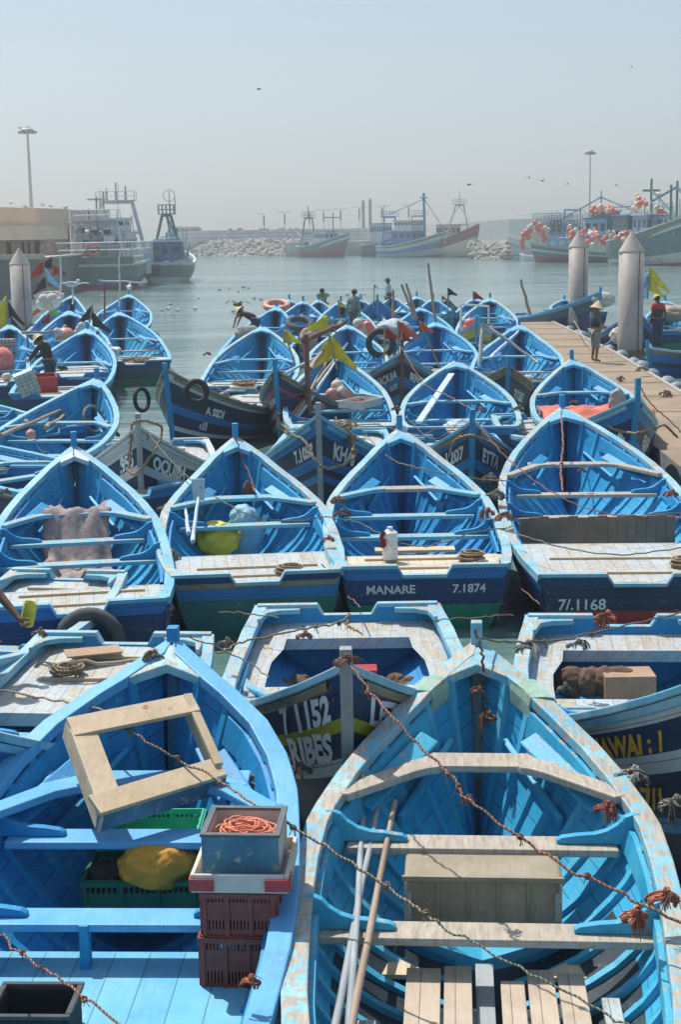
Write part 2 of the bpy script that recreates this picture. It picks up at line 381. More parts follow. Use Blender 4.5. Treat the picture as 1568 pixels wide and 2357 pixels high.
        g.build('gunwale', M['gun'], root, bevel=.008 if lod < 2 else 0)
        if lod < 2:                                      # rubbing strake and inner clamp
            g = MB(); rows = []
            for u in US[1:]:
                p = sec(u, .03); q = sec(u, .065)
                rows.append([((p.x*sx, p.y, p.z), (u*L, 0)), (((p.x+.03)*sx, p.y, p.z-.004), (u*L, .1)), (((q.x+.03)*sx, q.y, q.z+.004), (u*L, .2)), ((q.x*sx, q.y, q.z), (u*L, .3))])
            g.grid(rows, 0, closed=True, flip=(sx > 0)); g.build('rubbing_strake', M.get('rub', M['gun']), root)
            g = MB(); rows = []
            for u in US[5:]:
                if u > deck+.02: break
                p = sec(u, .0, .095, .07, -.055); q = sec(u, .14, .09, .07, -.055)
                rows.append([((p.x*sx, p.y, p.z), (u*L, 0)), (((p.x-.03)*sx, p.y, p.z), (u*L, .1)), (((q.x-.03)*sx, q.y, q.z), (u*L, .2)), ((q.x*sx, q.y, q.z), (u*L, .3))])
            g.grid(rows, 0, closed=True, flip=(sx < 0)); g.build('inner_rail', M['knee'], root)
    # stem post
    g = MB(); pts = []
    for s in [1, .8, .6, .4, .2, 0]:
        p = sec(0, s); pts.append((p.y+.035, p.z))
    pts.append((pts[-1][0]+.01, zb+post)); hw = .038
    rows = [[((-hw, y-.07, z), (0, z)), ((hw, y-.07, z), (.1, z)), ((hw, y+.02, z), (.2, z)), ((-hw, y+.02, z), (.3, z))] for y, z in pts]
    ids = g.grid(rows, 0, closed=True); g.face(ids[-1]); g.build('stem_post', postm or M['knee'], root, bevel=.008 if lod < 2 else 0)
    if breast:
        g = MB(); out = []; inn = []
        for u in (.066, .05, .032, .015): out.append((-max(Wd(u)-.06, .01), Y(u), Zg(u)+.03)); 
        pl = out+[(-x, y, z) for x, y, z in out[::-1]]
        inn = [(Wd(.072)-.075, Y(.086), Zg(.084)+.03), (Wd(.062)-.11, Y(.076), Zg(.074)+.03), (0, Y(.06), Zg(.058)+.035), (-(Wd(.062)-.11), Y(.076), Zg(.074)+.03), (-(Wd(.072)-.075), Y(.086), Zg(.084)+.03)]
        ring = pl+inn; up_ = [g.add(p, (p[0], p[1])) for p in ring]; dn = [g.add((p[0], p[1], p[2]-.06), (p[0], p[1])) for p in ring]
        g.face(up_[::-1]); g.face(dn)
        for i in range(len(ring)): j = (i+1) % len(ring); g.face((up_[i], up_[j], dn[j], dn[i]))
        g.build('breasthook', M.get('hook', M['gun']), root, bevel=.006 if lod < 2 else 0)
    # benches and knees
    for ti, u in enumerate(thw):
        z = Zg(u)-(.12 if ti == 0 else .16); wi = sec(u, .3, .05, .07).x; y = Y(u); first = ti == 0
        m = thm[ti] if thm else (M_thww if ti in bare else M['thw'])
        hwid = .12 if first else .10
        g = MB(); g.box((0, y, z-.02), (2*wi-.02, hwid*2, .045)); g.build('bench', m, root, bevel=.01 if lod < 2 else 0)
        wg = Wd(u)-.055; h = .15
        for sx in (1, -1):
            g = MB()
            if first:       # curved horizontal knees swinging aft and loose side boards
                u2 = u+.13; w2 = Wd(u2)-.07; y2 = Y(u2)
                P = [(wi*.45, y-.125), (wi*.5, y-.17), (wi*.62, y-.19), (wi*.78, y-.25), (w2-.06, y2-.02), (w2, y2), (w2+.0, y2+.12), (wi*.9, y-.10), (wi*.7, y-.122)]
                if sx > 0: P = P[::-1]
                g.prism([(a_*sx, b_) for a_, b_ in P], .05, Matrix.Translation((0, 0, z-.035))); g.build('knee', M['thw'], root, bevel=.01 if lod < 2 else 0)
                if lod < 3:
                    g = MB(); u3 = u+.10; a_ = Vector(((wi*.62)*sx, y+.22, z+.06)); b_ = Vector(((Wd(u3)-.16)*sx, Y(u3), Zg(u3)-.13))
                    g.beam(a_, b_, .13, .03, up=Vector((sx*-.5, 0, 1))); g.build('side_board', M['knee'], root, bevel=.01 if lod < 2 else 0)
            else:
                P = [(0, 0), (.46, 0), (.46, .03), (.43, .055), (.34, .075), (.25, .085), (.18, .115), (.12, .17), (.085, .225), (.04, .25), (0, .25)]
                if h+.03 != .25: P = [(x, yy*(h+.03)/.25) for x, yy in P]
                if u > deck-.02: P = [(x*.9, yy) for x, yy in P]
                x0 = wg
                Mx = Matrix(((-sx, 0, 0, x0*sx), (0, 0, -sx, y+sx*.026), (0, 1, 0, z+.003), (0, 0, 0, 1)))
                g.prism(P, .052, Mx); g.build('knee', M['knee'], root, bevel=.008 if lod < 2 else 0)
    if lod < 2:             # small bow stringers
        for sx in (1, -1):
            g = MB(); p = sec(.10, .3, .12, .07); q = sec(.27, .38, .12, .07)
            g.beam((p.x*sx, p.y, p.z), (q.x*sx, q.y, q.z), .04, .1, up=(sx*-.3, 0, 1)); g.build('bow_stringer', M['rib'], root, bevel=.008)
    # floor boards
    if floor is not False:
        g = MB(); fb = [(u, min(sec(u, .86, .06, .07).x, .62)) for u in (.33, .42, .52, .62, .72, .8)]
        rows = [[((-x, Y(u), .22), (-x, u)), ((0, Y(u), .22), (0, u)), ((x, Y(u), .22), (x, u))] for u, x in fb]
        g.grid(rows); g.build('floor_board', floor or M['deck'], root)
    # stern deck
    if deck < 1:
        g = MB(); dm = deckm or M['deck']; ul = [deck+i*(1-deck)/4 for i in range(5)]; zd = lambda u: Zg(u)-(.13 if well else .08)
        if well:
            for sx in (1, -1):
                rows = [[((sx*(Wd(u)-.06), Y(u), zd(u)), (Wd(u), u)), ((sx*(Wd(u)*(.62 if u > deck+.08 else .70)), Y(u), zd(u)), (.4, u))] for u in [deck-.12, deck-.06]+ul[:-1]]
                g.grid(rows, flip=sx < 0)
            rows = [[((x*(Wd(.955)-.06), Y(u), zd(u)), (x*Wd(u), u)) for x in (-1, -.5, 0, .5, 1)] for u in (.95-.03, 1)]
            g.grid(rows, flip=True)
            g.box((0, Y(.92), zd(.92)-.05), (1.3*B, .03, .1)); ub = deck-.16
            g.box((0, Y(ub), zd(ub)), (2*Wd(ub)-.12, .5, .04))
        else:
            rows = [[((x*(Wd(u)-.06), Y(u), zd(u)), (x*Wd(u), u)) for x in (-1, -.5, 0, .5, 1)] for u in ul]
            g.grid(rows, flip=True)
            wd_ = sec(deck, .3, .05, .07).x
            g.box((0, Y(deck)+.012, zd(deck)-.05), (2*wd_, .028, .104))
        g.build('stern_deck', dm, root)
        if not well and lod < 3:
            for uu, wdd in ((.845, .75), (.94, .55)):
                g = MB(); g.box((rn.uniform(-.06, .06), Y(uu), zd(uu)+.012), (2*B*wdd*.85, .035, .025)); g.build('batten', M_wood if lod < 2 else M_thww, root)
    # transom with its sculling notch
    tb = tbands or [(.15, 'blue'), (.42, 'navy'), (9, 'green')]
    g = MB(); NC = 32; zt = Zg(1)+.025
    def top(x):
        ax = abs(x)/B
        if not notch: return zt
        if ax < .22: return zt-.10
        if ax < .28: return zt-.10+.10*(ax-.22)/.06
        return zt
    def bot(x):
        r = min(abs(x)/Wd(1), .999); return max(zk, zt-.025-(Zg(1)-zk)*(2/PI*math.acos(r**2)))
    xs = [-Wd(1)+2*Wd(1)*i/NC for i in range(NC+1)]+[B*v for v in (-.28, -.22, .22, .28)]; xs = sorted(set(round(x, 4) for x in xs))
    y0 = Y(1); lv = [0]+[t[0] for t in tb]
    for yy, fl, o in ((y0-.035, False, 0), (y0+.03, True, 0)):
        for bi in range(len(tb)):
            rows = [[], []]
            for x in xs:
                za = min(top(x), zt-lv[bi]); zb2 = max(bot(x), zt-lv[bi+1]); zb2 = min(zb2, top(x)); za = max(za, bot(x))
                if zb2 > za: zb2 = za
                off = .035 if not fl else -.0
                sy = lambda z: yy-(-.12*(zt-z)/(zt-zk))
                rows[0].append(((x, sy(za), za), (x, za))); rows[1].append(((x, sy(zb2), zb2), (x, zb2)))
            g.grid(rows, bi if not fl else len(tb), flip=not fl)
    cap = [[((x, y0-.04, top(x)+.004), (x, 0)) for x in xs], [((x, y0+.04, top(x)+.004), (x, .1)) for x in xs]]
    g.grid(cap, len(tb)+1)
    g.grid([[((x, y0-.04, top(x)+.004), (x, 0)) for x in xs], [((x, y0-.04, top(x)-.03), (x, .1)) for x in xs]], len(tb)+1, flip=True)
    g.grid([[((x, y0+.04, top(x)+.004), (x, 0)) for x in xs], [((x, y0+.04, top(x)-.03), (x, .1)) for x in xs]], len(tb)+1)
    g.build('transom', [HC[t[1]] for t in tb]+[M['knee'], M['gun']], root)
    if lod < 2:
        for sx in (1, -1):
            g = MB(); x0 = Wd(1)-.05
            P = [(x0, y0+.05), (x0-.34, y0+.05), (x0-.34, y0+.10), (x0-.16, y0+.12), (x0-.05, y0+.2), (x0+.0, y0+.42), (x0+.03, y0+.42)]
            if sx > 0: P = P[::-1]
            g.prism([(a_*sx, b_) for a_, b_ in P], .045, Matrix.Translation((0, 0, zt-.07))); g.build('quarter_knee', M['thw'], root, bevel=.008)
    # painted lettering
    for (t, side, u0, s0, size, *rest) in text:
        hull_text(bt, t, side, u0, s0, size*1.25, rest[0] if rest else M_letter, rest[1] if len(rest) > 1 else 1.0)
    for (t, x, z, size) in ttext:
        me = text_mesh(t, size*1.05, .0028, False)
        
        for v in me.vertices:
            q_ = Vector((v.co.x*12, v.co.y*12, x)); xx = v.co.x+x+.003*mnoise.noise(q_); zz = z+v.co.y+.007*mnoise.noise(q_+Vector((5, 5, 5))); v.co = Vector((xx, y0-.035+.12*(zt-zz)/(zt-zk)-.004, zz))
        me.materials.append(M_letter); o = D.objects.new('lettering', me); COL.objects.link(o); o.parent = root
    return bt
def text_mesh(t, size, bold=0.0, sub=True):
    cu = D.curves.new('txt', 'FONT'); cu.body = t; cu.size = size; cu.offset = bold; cu.resolution_u = 3
    o = D.objects.new('txt', cu); COL.objects.link(o); bpy.context.view_layer.update()
    dg = bpy.context.evaluated_depsgraph_get(); me = D.meshes.new_from_object(o.evaluated_get(dg)); D.objects.remove(o); 
    bmh = bmesh.new(); bmh.from_mesh(me)
    bmesh.ops.triangulate(bmh, faces=bmh.faces[:])
    for _ in range(2 if sub else 0):
        ed = [e for e in bmh.edges if e.calc_length() > size*.3]
        if ed: bmesh.ops.subdivide_edges(bmh, edges=ed, cuts=1); bmesh.ops.triangulate(bmh, faces=bmh.faces[:])
    bmh.to_mesh(me); bmh.free(); me.materials.clear(); return me
def hull_text(bt, t, side, u0, s0, size, mat, wid=1.0):
    me = text_mesh(t, size, size*.045); L = bt.L
    arc = [(0., 0.)]; 
    for i in range(1, 101):
        u = i/100*.6; p = bt.sec(u, s0); q = bt.sec(u-.006, s0); arc.append((arc[-1][0]+math.hypot(p.x-q.x, p.y-q.y), u))
    def u_at(d):
        d = max(d, 0)
        for (d0, ua), (d1, ub) in zip(arc, arc[1:]):
            if d <= d1: return ua+(ub-ua)*(d-d0)/(d1-d0+1e-9)
        return arc[-1][1]
    xs_ = [v.co.x for v in me.vertices]; tw = max(xs_)*wid*.8; d0 = (.14 if u0 < .35 else .34)+tw if side > 0 else u0*L*1.1+.05
    for v in me.vertices:
        tx, ty = v.co.x, v.co.y
        q_ = Vector((tx/size*1.7, ty/size*1.7, len(t)+u0*9)); tx += size*.055*mnoise.noise(q_); ty += size*.07*mnoise.noise(q_+Vector((9, 3, 5)))
        u = u_at(d0-tx*wid*.8 if side > 0 else d0+tx*wid*.8)
        zg = bt.Zg(u); s = s0-ty/(zg+.32)
        u = max(u, .003); p = bt.sec(u, s); q = bt.sec(u+.01, s); r = bt.sec(u, s+.01)
        nrm = (q-p).cross(r-p); 
        if nrm.x < 0: nrm = -nrm
        nrm.normalize(); p = p+nrm*.006
        v.co = Vector((p.x*side, p.y, p.z))
    me.materials.append(mat); o = D.objects.new('lettering', me); COL.objects.link(o); o.parent = bt.root
# ---------------------------------------------------------------- the fleet
BT = {}
worn = dict(gun=M_gunw); wornd = dict(gun=M_gunw, thw=M_thww)
BT['A'] = make_boat('large fresh sky blue boat at the front left carrying a bare wooden frame and crates', (398, 1478), (60, 2520), L=4.7, beam=1.95, aft=.12, full=.14, lod=0, post=.1, mats=dict(gun=M_gunA, thw=M_gunA, deck=M_deckA, inn=M_in2, hook=M_gunw, rib=M_knee), thw=(.24,.34,.49), deck=1.0, floor=False)
BT['B'] = make_boat('turquoise boat at the front right with bare wood benches and an upturned grey crate', (1098, 1485), (1140, 2620), L=4.7, beam=2.0, full=-.12, aft=.13, zb=1.42, lod=0, mats=dict(gun=M_gunB, inn=M_inB, rib=M_ribB, knee=M_kneeB, thw=M_thww, hook=M_gunB, bilge=M_inK), thm=[M_thww, M_thww, M_thww], thw=(.225,.39,.57), deck=1.0, floor=False, post=.16, postm=M_gunB)
BT['C'] = make_boat('dark boat with a yellow bow stripe squeezed between the two front boats', (797, 1533), (800, 1392), L=4.7, beam=1.95, lod=0, mats=dict(gun=M_gunw, rub=HC['brown'], hook=M_gunw), thw=(.55,), deck=.74, well=True, bands=[(.075, 'navy'), (.175, 'dnavy'), (.225, 'yellow'), (.32, 'dnavy'), (.38, 'white'), (1, 'dnavy')],
    text=[('7 1152', 1, .25, .172, .2), ('LETR', -1, .03, .172, .19), ('RIBES', 1, .21, .315, .21), ('7', -1, .045, .31, .2)], postm=M_greyw, post=.12, breast=False)
BT['D'] = make_boat('pale blue boat with a planked stern deck behind the front left boat', (-190, 1640), (338, 1408), L=4.6, beam=1.8, lod=1, mats=worn, deck=.68, deckm=M_deck, thw=(.45,.6))
BT['E'] = make_boat('navy boat with white stripes and yellow writing at the right edge of the front row', (1640, 1560), (1425, 1388), L=4.5, beam=2.0, lod=0, mats=worn, thw=(.55,), deck=.74, well=True, bands=[(.10, 'white'), (.22, 'dnavy'), (.30, 'white'), (.48, 'dnavy'), (.54, 'lblue'), (1, 'dnavy')],
    text=[('HAWAI : 1', 1, .38, .21, .15, M_lettery), ('1869 7/1', 1, .42, .44, .16, M_lettery)], postm=M_knee, post=.1)
BT['F'] = make_boat('blue boat with a grey patterned cloth over its benches', (170, 1030), (182, 1392), L=None, beam=1.97, lod=1, mats=dict(hook=M_pale), thw=(.28,.42,.55))
BT['G'] = make_boat('blue boat with a pale blue sack and yellow bag and a patched green transom', (542, 1010), (592, 1322), L=None, beam=1.96, lod=1, mats=worn, thw=(.27,.42), deck=.70, tbands=[(.10, 'navy'), (.16, 'brown'), (.27, 'blue'), (9, 'wgreen')])
BT['H'] = make_boat('blue boat lettered MANARE on its navy transom', (920, 990), (978, 1305), L=None, beam=1.96, lod=1, mats=worn, thw=(.27,.42,.56), bare=(0,), deck=.80, deckm=paint('deck_bare_planks', srgb(196, 180, 152), srgb(205, 196, 176), .3, up=.0, planks=(0, 7., .035)),
    ttext=[('MANARE', -.60, .53, .12), ('7.1874', .28, .53, .12)])
BT['I'] = make_boat('large blue boat numbered 7/1168 on its transom with a wide pale stern deck', (1295, 940), (1475, 1325), L=None, beam=2.26, lod=1, mats=wornd, thw=(.25,.40,.53), bare=(0, 1, 2), deck=.74, tbands=[(.12, 'navy'), (.38, 'dnavy'), (9, 'red')], ttext=[('7/.1168', -.80, .46, .15)])
BT['J'] = make_boat('white and navy striped boat lettered OQUIBA with its bow towards us', (318, 985), a=176, L=4.7, beam=2.0, lod=1, bands=[(.13, 'white'), (.26, 'dnavy'), (.33, 'white'), (.44, 'dnavy'), (.5, 'white'), (1, 'dnavy')], text=[('.955', 1, .20, .25, .22), ('OQUIBA', -1, .04, .255, .21)], postm=M_greyw, post=.2, mats=dict(gun=HC['white'], rub=HC['white']))
BT['K'] = make_boat('bright blue boat lettered KHAI with a loop of thick rope round its bow', (733, 958), a=183, L=4.7, beam=2.0, lod=1, bands=[(.13, 'blue'), (.29, 'dnavy'), (.38, 'blue'), (.44, 'dnavy'), (.5, 'blue'), (1, 'dnavy')], text=[('7.1052', 1, .23, .265, .2), ('KHAI', -1, .045, .265, .24)], postm=M_greyw, post=.2, mats=dict(rub=M_gun))
BT['L'] = make_boat('blue boat lettered 1207 ETTA with a scuffed bow towards us', (1088, 972), a=180, L=4.6, beam=1.85, lod=1, bands=[(.1, 'blue'), (.25, 'dnavy'), (.33, 'blue'), (.38, 'dnavy'), (.45, 'blue'), (1, 'dnavy')], text=[('1207', 1, .19, .23, .2), ('ETTA', -1, .04, .23, .2)], post=.18, mats=dict(rub=HC['brown']))
BT['M'] = make_boat('deep blue boat lettered ELKHA 7/2015 with its bow beside the walkway', (1468, 915), a=170, L=4.9, beam=2.2, lod=1, bands=[(.16, 'blue'), (.34, 'dnavy'), (.42, 'blue'), (1, 'dnavy')], text=[('ELKHA', -1, .09, .33, .2), ('7/2015', -1, .10, .41, .13), ('6.', 1, .14, .32, .2)], post=.3)
BT['N'] = make_boat('blue boat at the left with a long pole lying across its benches', (222, 872), (-20, 1075), L=None, beam=2.1, lod=1, thw=(.3,.45,.62), deck=.8, mats=dict(thw=M_thw))
BT['O'] = make_boat('black and navy boat with two tyre fenders hanging at its bow', (380, 850), a=197, L=5.6, beam=2.2, zb=1.75, lod=1, bands=[(.10, 'white'), (.30, 'dnavy'), (.38, 'blue'), (.5, 'dnavy'), (.55, 'white'), (.8, 'dnavy'), (1, 'green')], text=[('A SSDI', -1, .13, .28, .16), ('\uFEEA\uFEE0\uFEDF\uFE8D', -1, .10, .47, .16)], post=.12, mats=dict(gun=HC['brown']))
BT['P'] = make_boat('small boat with red and white striped hull and black lettering', (634, 850), a=192, L=4.4, beam=1.6, zb=1.6, lod=1, bands=[(.16, 'dnavy'), (.2, 'red'), (.36, 'dnavy'), (.40, 'red'), (.46, 'white'), (.52, 'red'), (.60, 'white'), (1, 'green')], text=[('QUIM', 1, .20, .32, .15)], mats=dict(gun=HC['brown']))
BT['Q'] = make_boat('blue boat amid the cluster with poles and yellow flags laid over it', (765, 812), (790, 985), L=None, beam=2.15, lod=1, mats=worn, thw=(.35,.52,.66), deck=.8)
BT['R'] = make_boat('blue boat with bleached gunwales and a white bundle under its middle bench', (1050, 832), (1065, 985), L=None, beam=2.15, lod=1, mats=dict(gun=M_gunw), thw=(.33,.55,.68), deck=.82)
BT['S'] = make_boat('blue boat with an orange tarpaulin spread over its stern', (1317, 828), a=2, L=4.8, beam=2.1, lod=1, mats=dict(thw=M_thw), thw=(.25,.42,.56), deck=.85)
BT['T'] = make_boat('dark boat lettered CHAOUIA with rusty and orange flags at its bow', (926, 812), a=180, L=4.7, beam=2.1, lod=1, bands=[(.1, 'brown'), (.26, 'dnavy'), (.38, 'blue'), (.46, 'dnavy'), (.56, 'blue'), (1, 'dnavy')], text=[('CHAOUIA', 1, .26, .25, .19), ('BENCHA', -1, .04, .25, .18), ('0173', 1, .2, .38, .13), ('7/4 2', -1, .08, .38, .13)], post=.3, postm=M_rust)
BT['U'] = make_boat('small dark boat numbered 7/1262 between two blue sterns', (1171, 842), a=178, L=4.4, beam=1.7, zb=1.4, lod=1, bands=[(.1, 'brown'), (.7, 'dnavy'), (1, 'green')], text=[('7/1262', -1, .05, .34, .2), ('79', 1, .12, .34, .18)], mats=dict(gun=HC['brown']))
BT['V'] = make_boat('blue boat with a bundle of bent poles and white floats over its bow', (604, 752), (560, 890), L=None, beam=2.3, lod=1, thw=(.35,.5,.66), deck=.78, mats=worn)
BT['W'] = make_boat('blue boat behind the yellow flags with its curved bench bare', (800, 748), (800, 850), L=None, beam=2.1, lod=1, thw=(.33,.5), deck=.8)
BT['X'] = make_boat('sky blue boat behind the orange flags', (1003, 742), (1010, 850), L=None, beam=2.2, lod=1, thw=(.33,.55), deck=.82, mats=dict(gun=M_gun))
BT['Y'] = make_boat('blue boat with a green crate and a gallows of poles in it', (1196, 748), (1190, 880), L=None, beam=2.3, lod=1, thw=(.33,.55), bare=(1,), deck=.8)
BT['Z'] = make_boat('dark boat with a broad yellow strake and its bow towards us', (1098, 742), a=178, L=4.2, beam=1.8, zb=1.4, lod=2, bands=[(.07, 'lblue'), (.24, 'yellow'), (.6, 'teal'), (1, 'dnavy')], text=[('ESS', 1, .16, .42, .16)], mats=dict(gun=M_thww))
BT['AA'] = make_boat('teal boat with a tyre on its stem and Arabic lettering', (688, 730), a=176, L=4.2, beam=2.0, zb=1.5, lod=2, bands=[(.2, 'lblue'), (.6, 'teal'), (.7, 'white'), (1, 'dnavy')], text=[('\uFE8E\uFEE7', 1, .10, .38, .22)])
BT['AB'] = make_boat('blue boat with a brown barrel standing in its bow', (637, 706), (575, 815), L=None, beam=2.1, lod=2)
BT['AC'] = make_boat('blue boat beyond the brown barrel', (698, 693), a=2, L=4.6, beam=1.9, lod=2)
BT['AD'] = make_boat('blue boat with a tyre and a fisherman in a grey jumper', (785, 693), (805, 775), L=None, beam=2.1, lod=2)
BT['AE'] = make_boat('blue boat with a white pipe frame and red buoys', (1129, 686), (1120, 790), L=None, beam=2.2, lod=2)
BT['AF'] = make_boat('blue boat behind a leaning bundle of poles', (968, 708), (975, 790), L=None, beam=2.1, lod=2)
BT['AG'] = make_boat('navy boat with Arabic lettering on its bow beside the seated fishermen', (869, 690), a=178, L=4.4, beam=2.0, lod=2, bands=[(.28, 'blue'), (.55, 'dnavy'), (.65, 'blue'), (1, 'dnavy')], text=[('\uFEE2\uFEF3\uFEAE', 1, .15, .44, .24), ('\uFE91', -1, .06, .42, .2)])
BT['AH'] = make_boat('small blue boat in the back row beside the Arabic lettered bow', (831, 689), a=0, L=4.4, beam=1.8, lod=2)
BT['AI'] = make_boat('blue boat in the back row with pale floats on its bow', (960, 682), a=3, L=4.5, beam=2.0, lod=2)
BT['AJ'] = make_boat('black boat in the back row with a dark flag on its stem', (1032, 690), a=176, L=4.2, beam=1.7, zb=1.5, lod=2, bands=[(.2, 'brown'), (1, 'dnavy')], text=[('1208', 1, .14, .38, .2)], mats=dict(gun=HC['brown']))
BT['AK'] = make_boat('green boat with its bow towards us in the back rows', (1042, 716), a=180, L=4.0, beam=1.7, zb=1.3, lod=2, bands=[(.1, 'lblue'), (.5, 'green'), (1, 'dnavy')], mats=dict(gun=HC['green']))
BT['AL'] = make_boat('blue boat under the red flag in the back row', (1091, 686), a=0, L=4.5, beam=2.0, lod=2)
BT['AM'] = make_boat('blue boat behind the standing fisherman in the striped shirt', (905, 684), a=4, L=4.5, beam=2.0, lod=2)
BT['AO2'] = make_boat('farthest blue boat at the left end of the back row', (666, 689), a=-3, L=4.2, beam=1.7, lod=2)
# beside and beyond the walkway
BT['AN'] = make_boat('long low dark boat lying sideways at the end of the walkway', (1383, 672), (1175, 722), L=None, beam=1.9, zb=1.7, zm=.45, zs=.45, lod=2, bands=[(.1, 'lblue'), (.3, 'teal'), (1, 'navy')], text=[('7/1129', -1, .03, .22, .25)])
BT['AO'] = make_boat('blue boat moored behind the far concrete pile', (1300, 690), a=-2, L=4.8, beam=2.1, zb=1.1, lod=2)
BT['AP'] = make_boat('navy and blue boat numbered 7/126 between the two concrete piles', (1466, 712), a=181, L=4.4, beam=1.8, zb=1.6, lod=2, bands=[(.14, 'blue'), (.32, 'dnavy'), (.42, 'blue'), (1, 'dnavy')], text=[('7/126', 1, .22, .30, .24)])
BT['AQ'] = make_boat('blue boat loaded with a heap of brown net at the right edge', (1532, 692), a=3, L=5.0, beam=2.2, lod=2)
BT['AR'] = make_boat('blue boat with looped hoses over its stem beside the near pile', (1492, 800), a=238, L=5.0, beam=1.7, zb=.95, lod=2, bands=[(.12, 'brown'), (.3, 'blue'), (.4, 'teal'), (1, 'blue')])
BT['AS'] = make_boat('light blue boat cut by the right edge beside the walkway', (1630, 762), a=0, L=4.6, beam=2.1, zb=1.2, lod=2)
# left raft
BT['BA'] = make_boat('blue boat farthest out at the left with an orange float in it', (296, 678), (265, 760), L=None, beam=2.3, lod=2)
BT['BB'] = make_boat('blue boat with pale benches at the right of the left raft', (272, 718), (310, 832), L=None, beam=2.3, lod=1, bare=(1, 2), thw=(.35,.55,.68), tbands=[(.2, 'navy'), (.5, 'teal'), (9, 'green')])
BT['BC'] = make_boat('blue boat with a big pink buoy on its bench', (158, 716), (165, 860), L=None, beam=2.4, lod=1, thw=(.35,.5,.64))
BT['BD'] = make_boat('blue boat heaped with white floats at its bow behind the pink buoy boat', (166, 680), (110, 770), L=None, beam=2.0, lod=2)
BT['BF'] = make_boat('blue boat with a black flag and netting on its bench', (200, 757), (120, 905), L=None, beam=2.2, lod=1, thw=(.35,.55,.7), deck=.86, bare=(2,))
BT['BG'] = make_boat('blue boat at the left edge with a wire basket of white floats', (22, 748), (-10, 880), L=None, beam=2.2, lod=2)
BT['BH'] = make_boat('dark green boat numbered -1303 poking in from the left edge', (-160, 900), (85, 985), L=4.4, beam=1.8, zb=1.2, lod=2, bands=[(.1, 'brown'), (.5, 'teal'), (1, 'dnavy')])
BT['BI'] = make_boat('black hulled boat numbered 1558 at the left edge in front of the long pole boat', (-150, 1000), (170, 1110), L=4.8, beam=1.9, zb=1.2, lod=1, bands=[(.1, 'brown'), (.5, 'dnavy'), (1, 'dnavy')])
BT['BJ'] = make_boat('net filled boat corner at the left edge where a hand holds a jug', (-300, 1540), (-40, 1440), L=4.2, beam=1.4, zb=1.0, lod=1, mats=worn)
BT['BK'] = make_boat('small blue boat in the back row left of the green capped person', (733, 690), a=-2, L=4.3, beam=1.7, lod=2)
BT['BL'] = make_boat('blue boat in the back row between the stakes and the black boat', (998, 687), a=2, L=4.3, beam=1.8, lod=2)
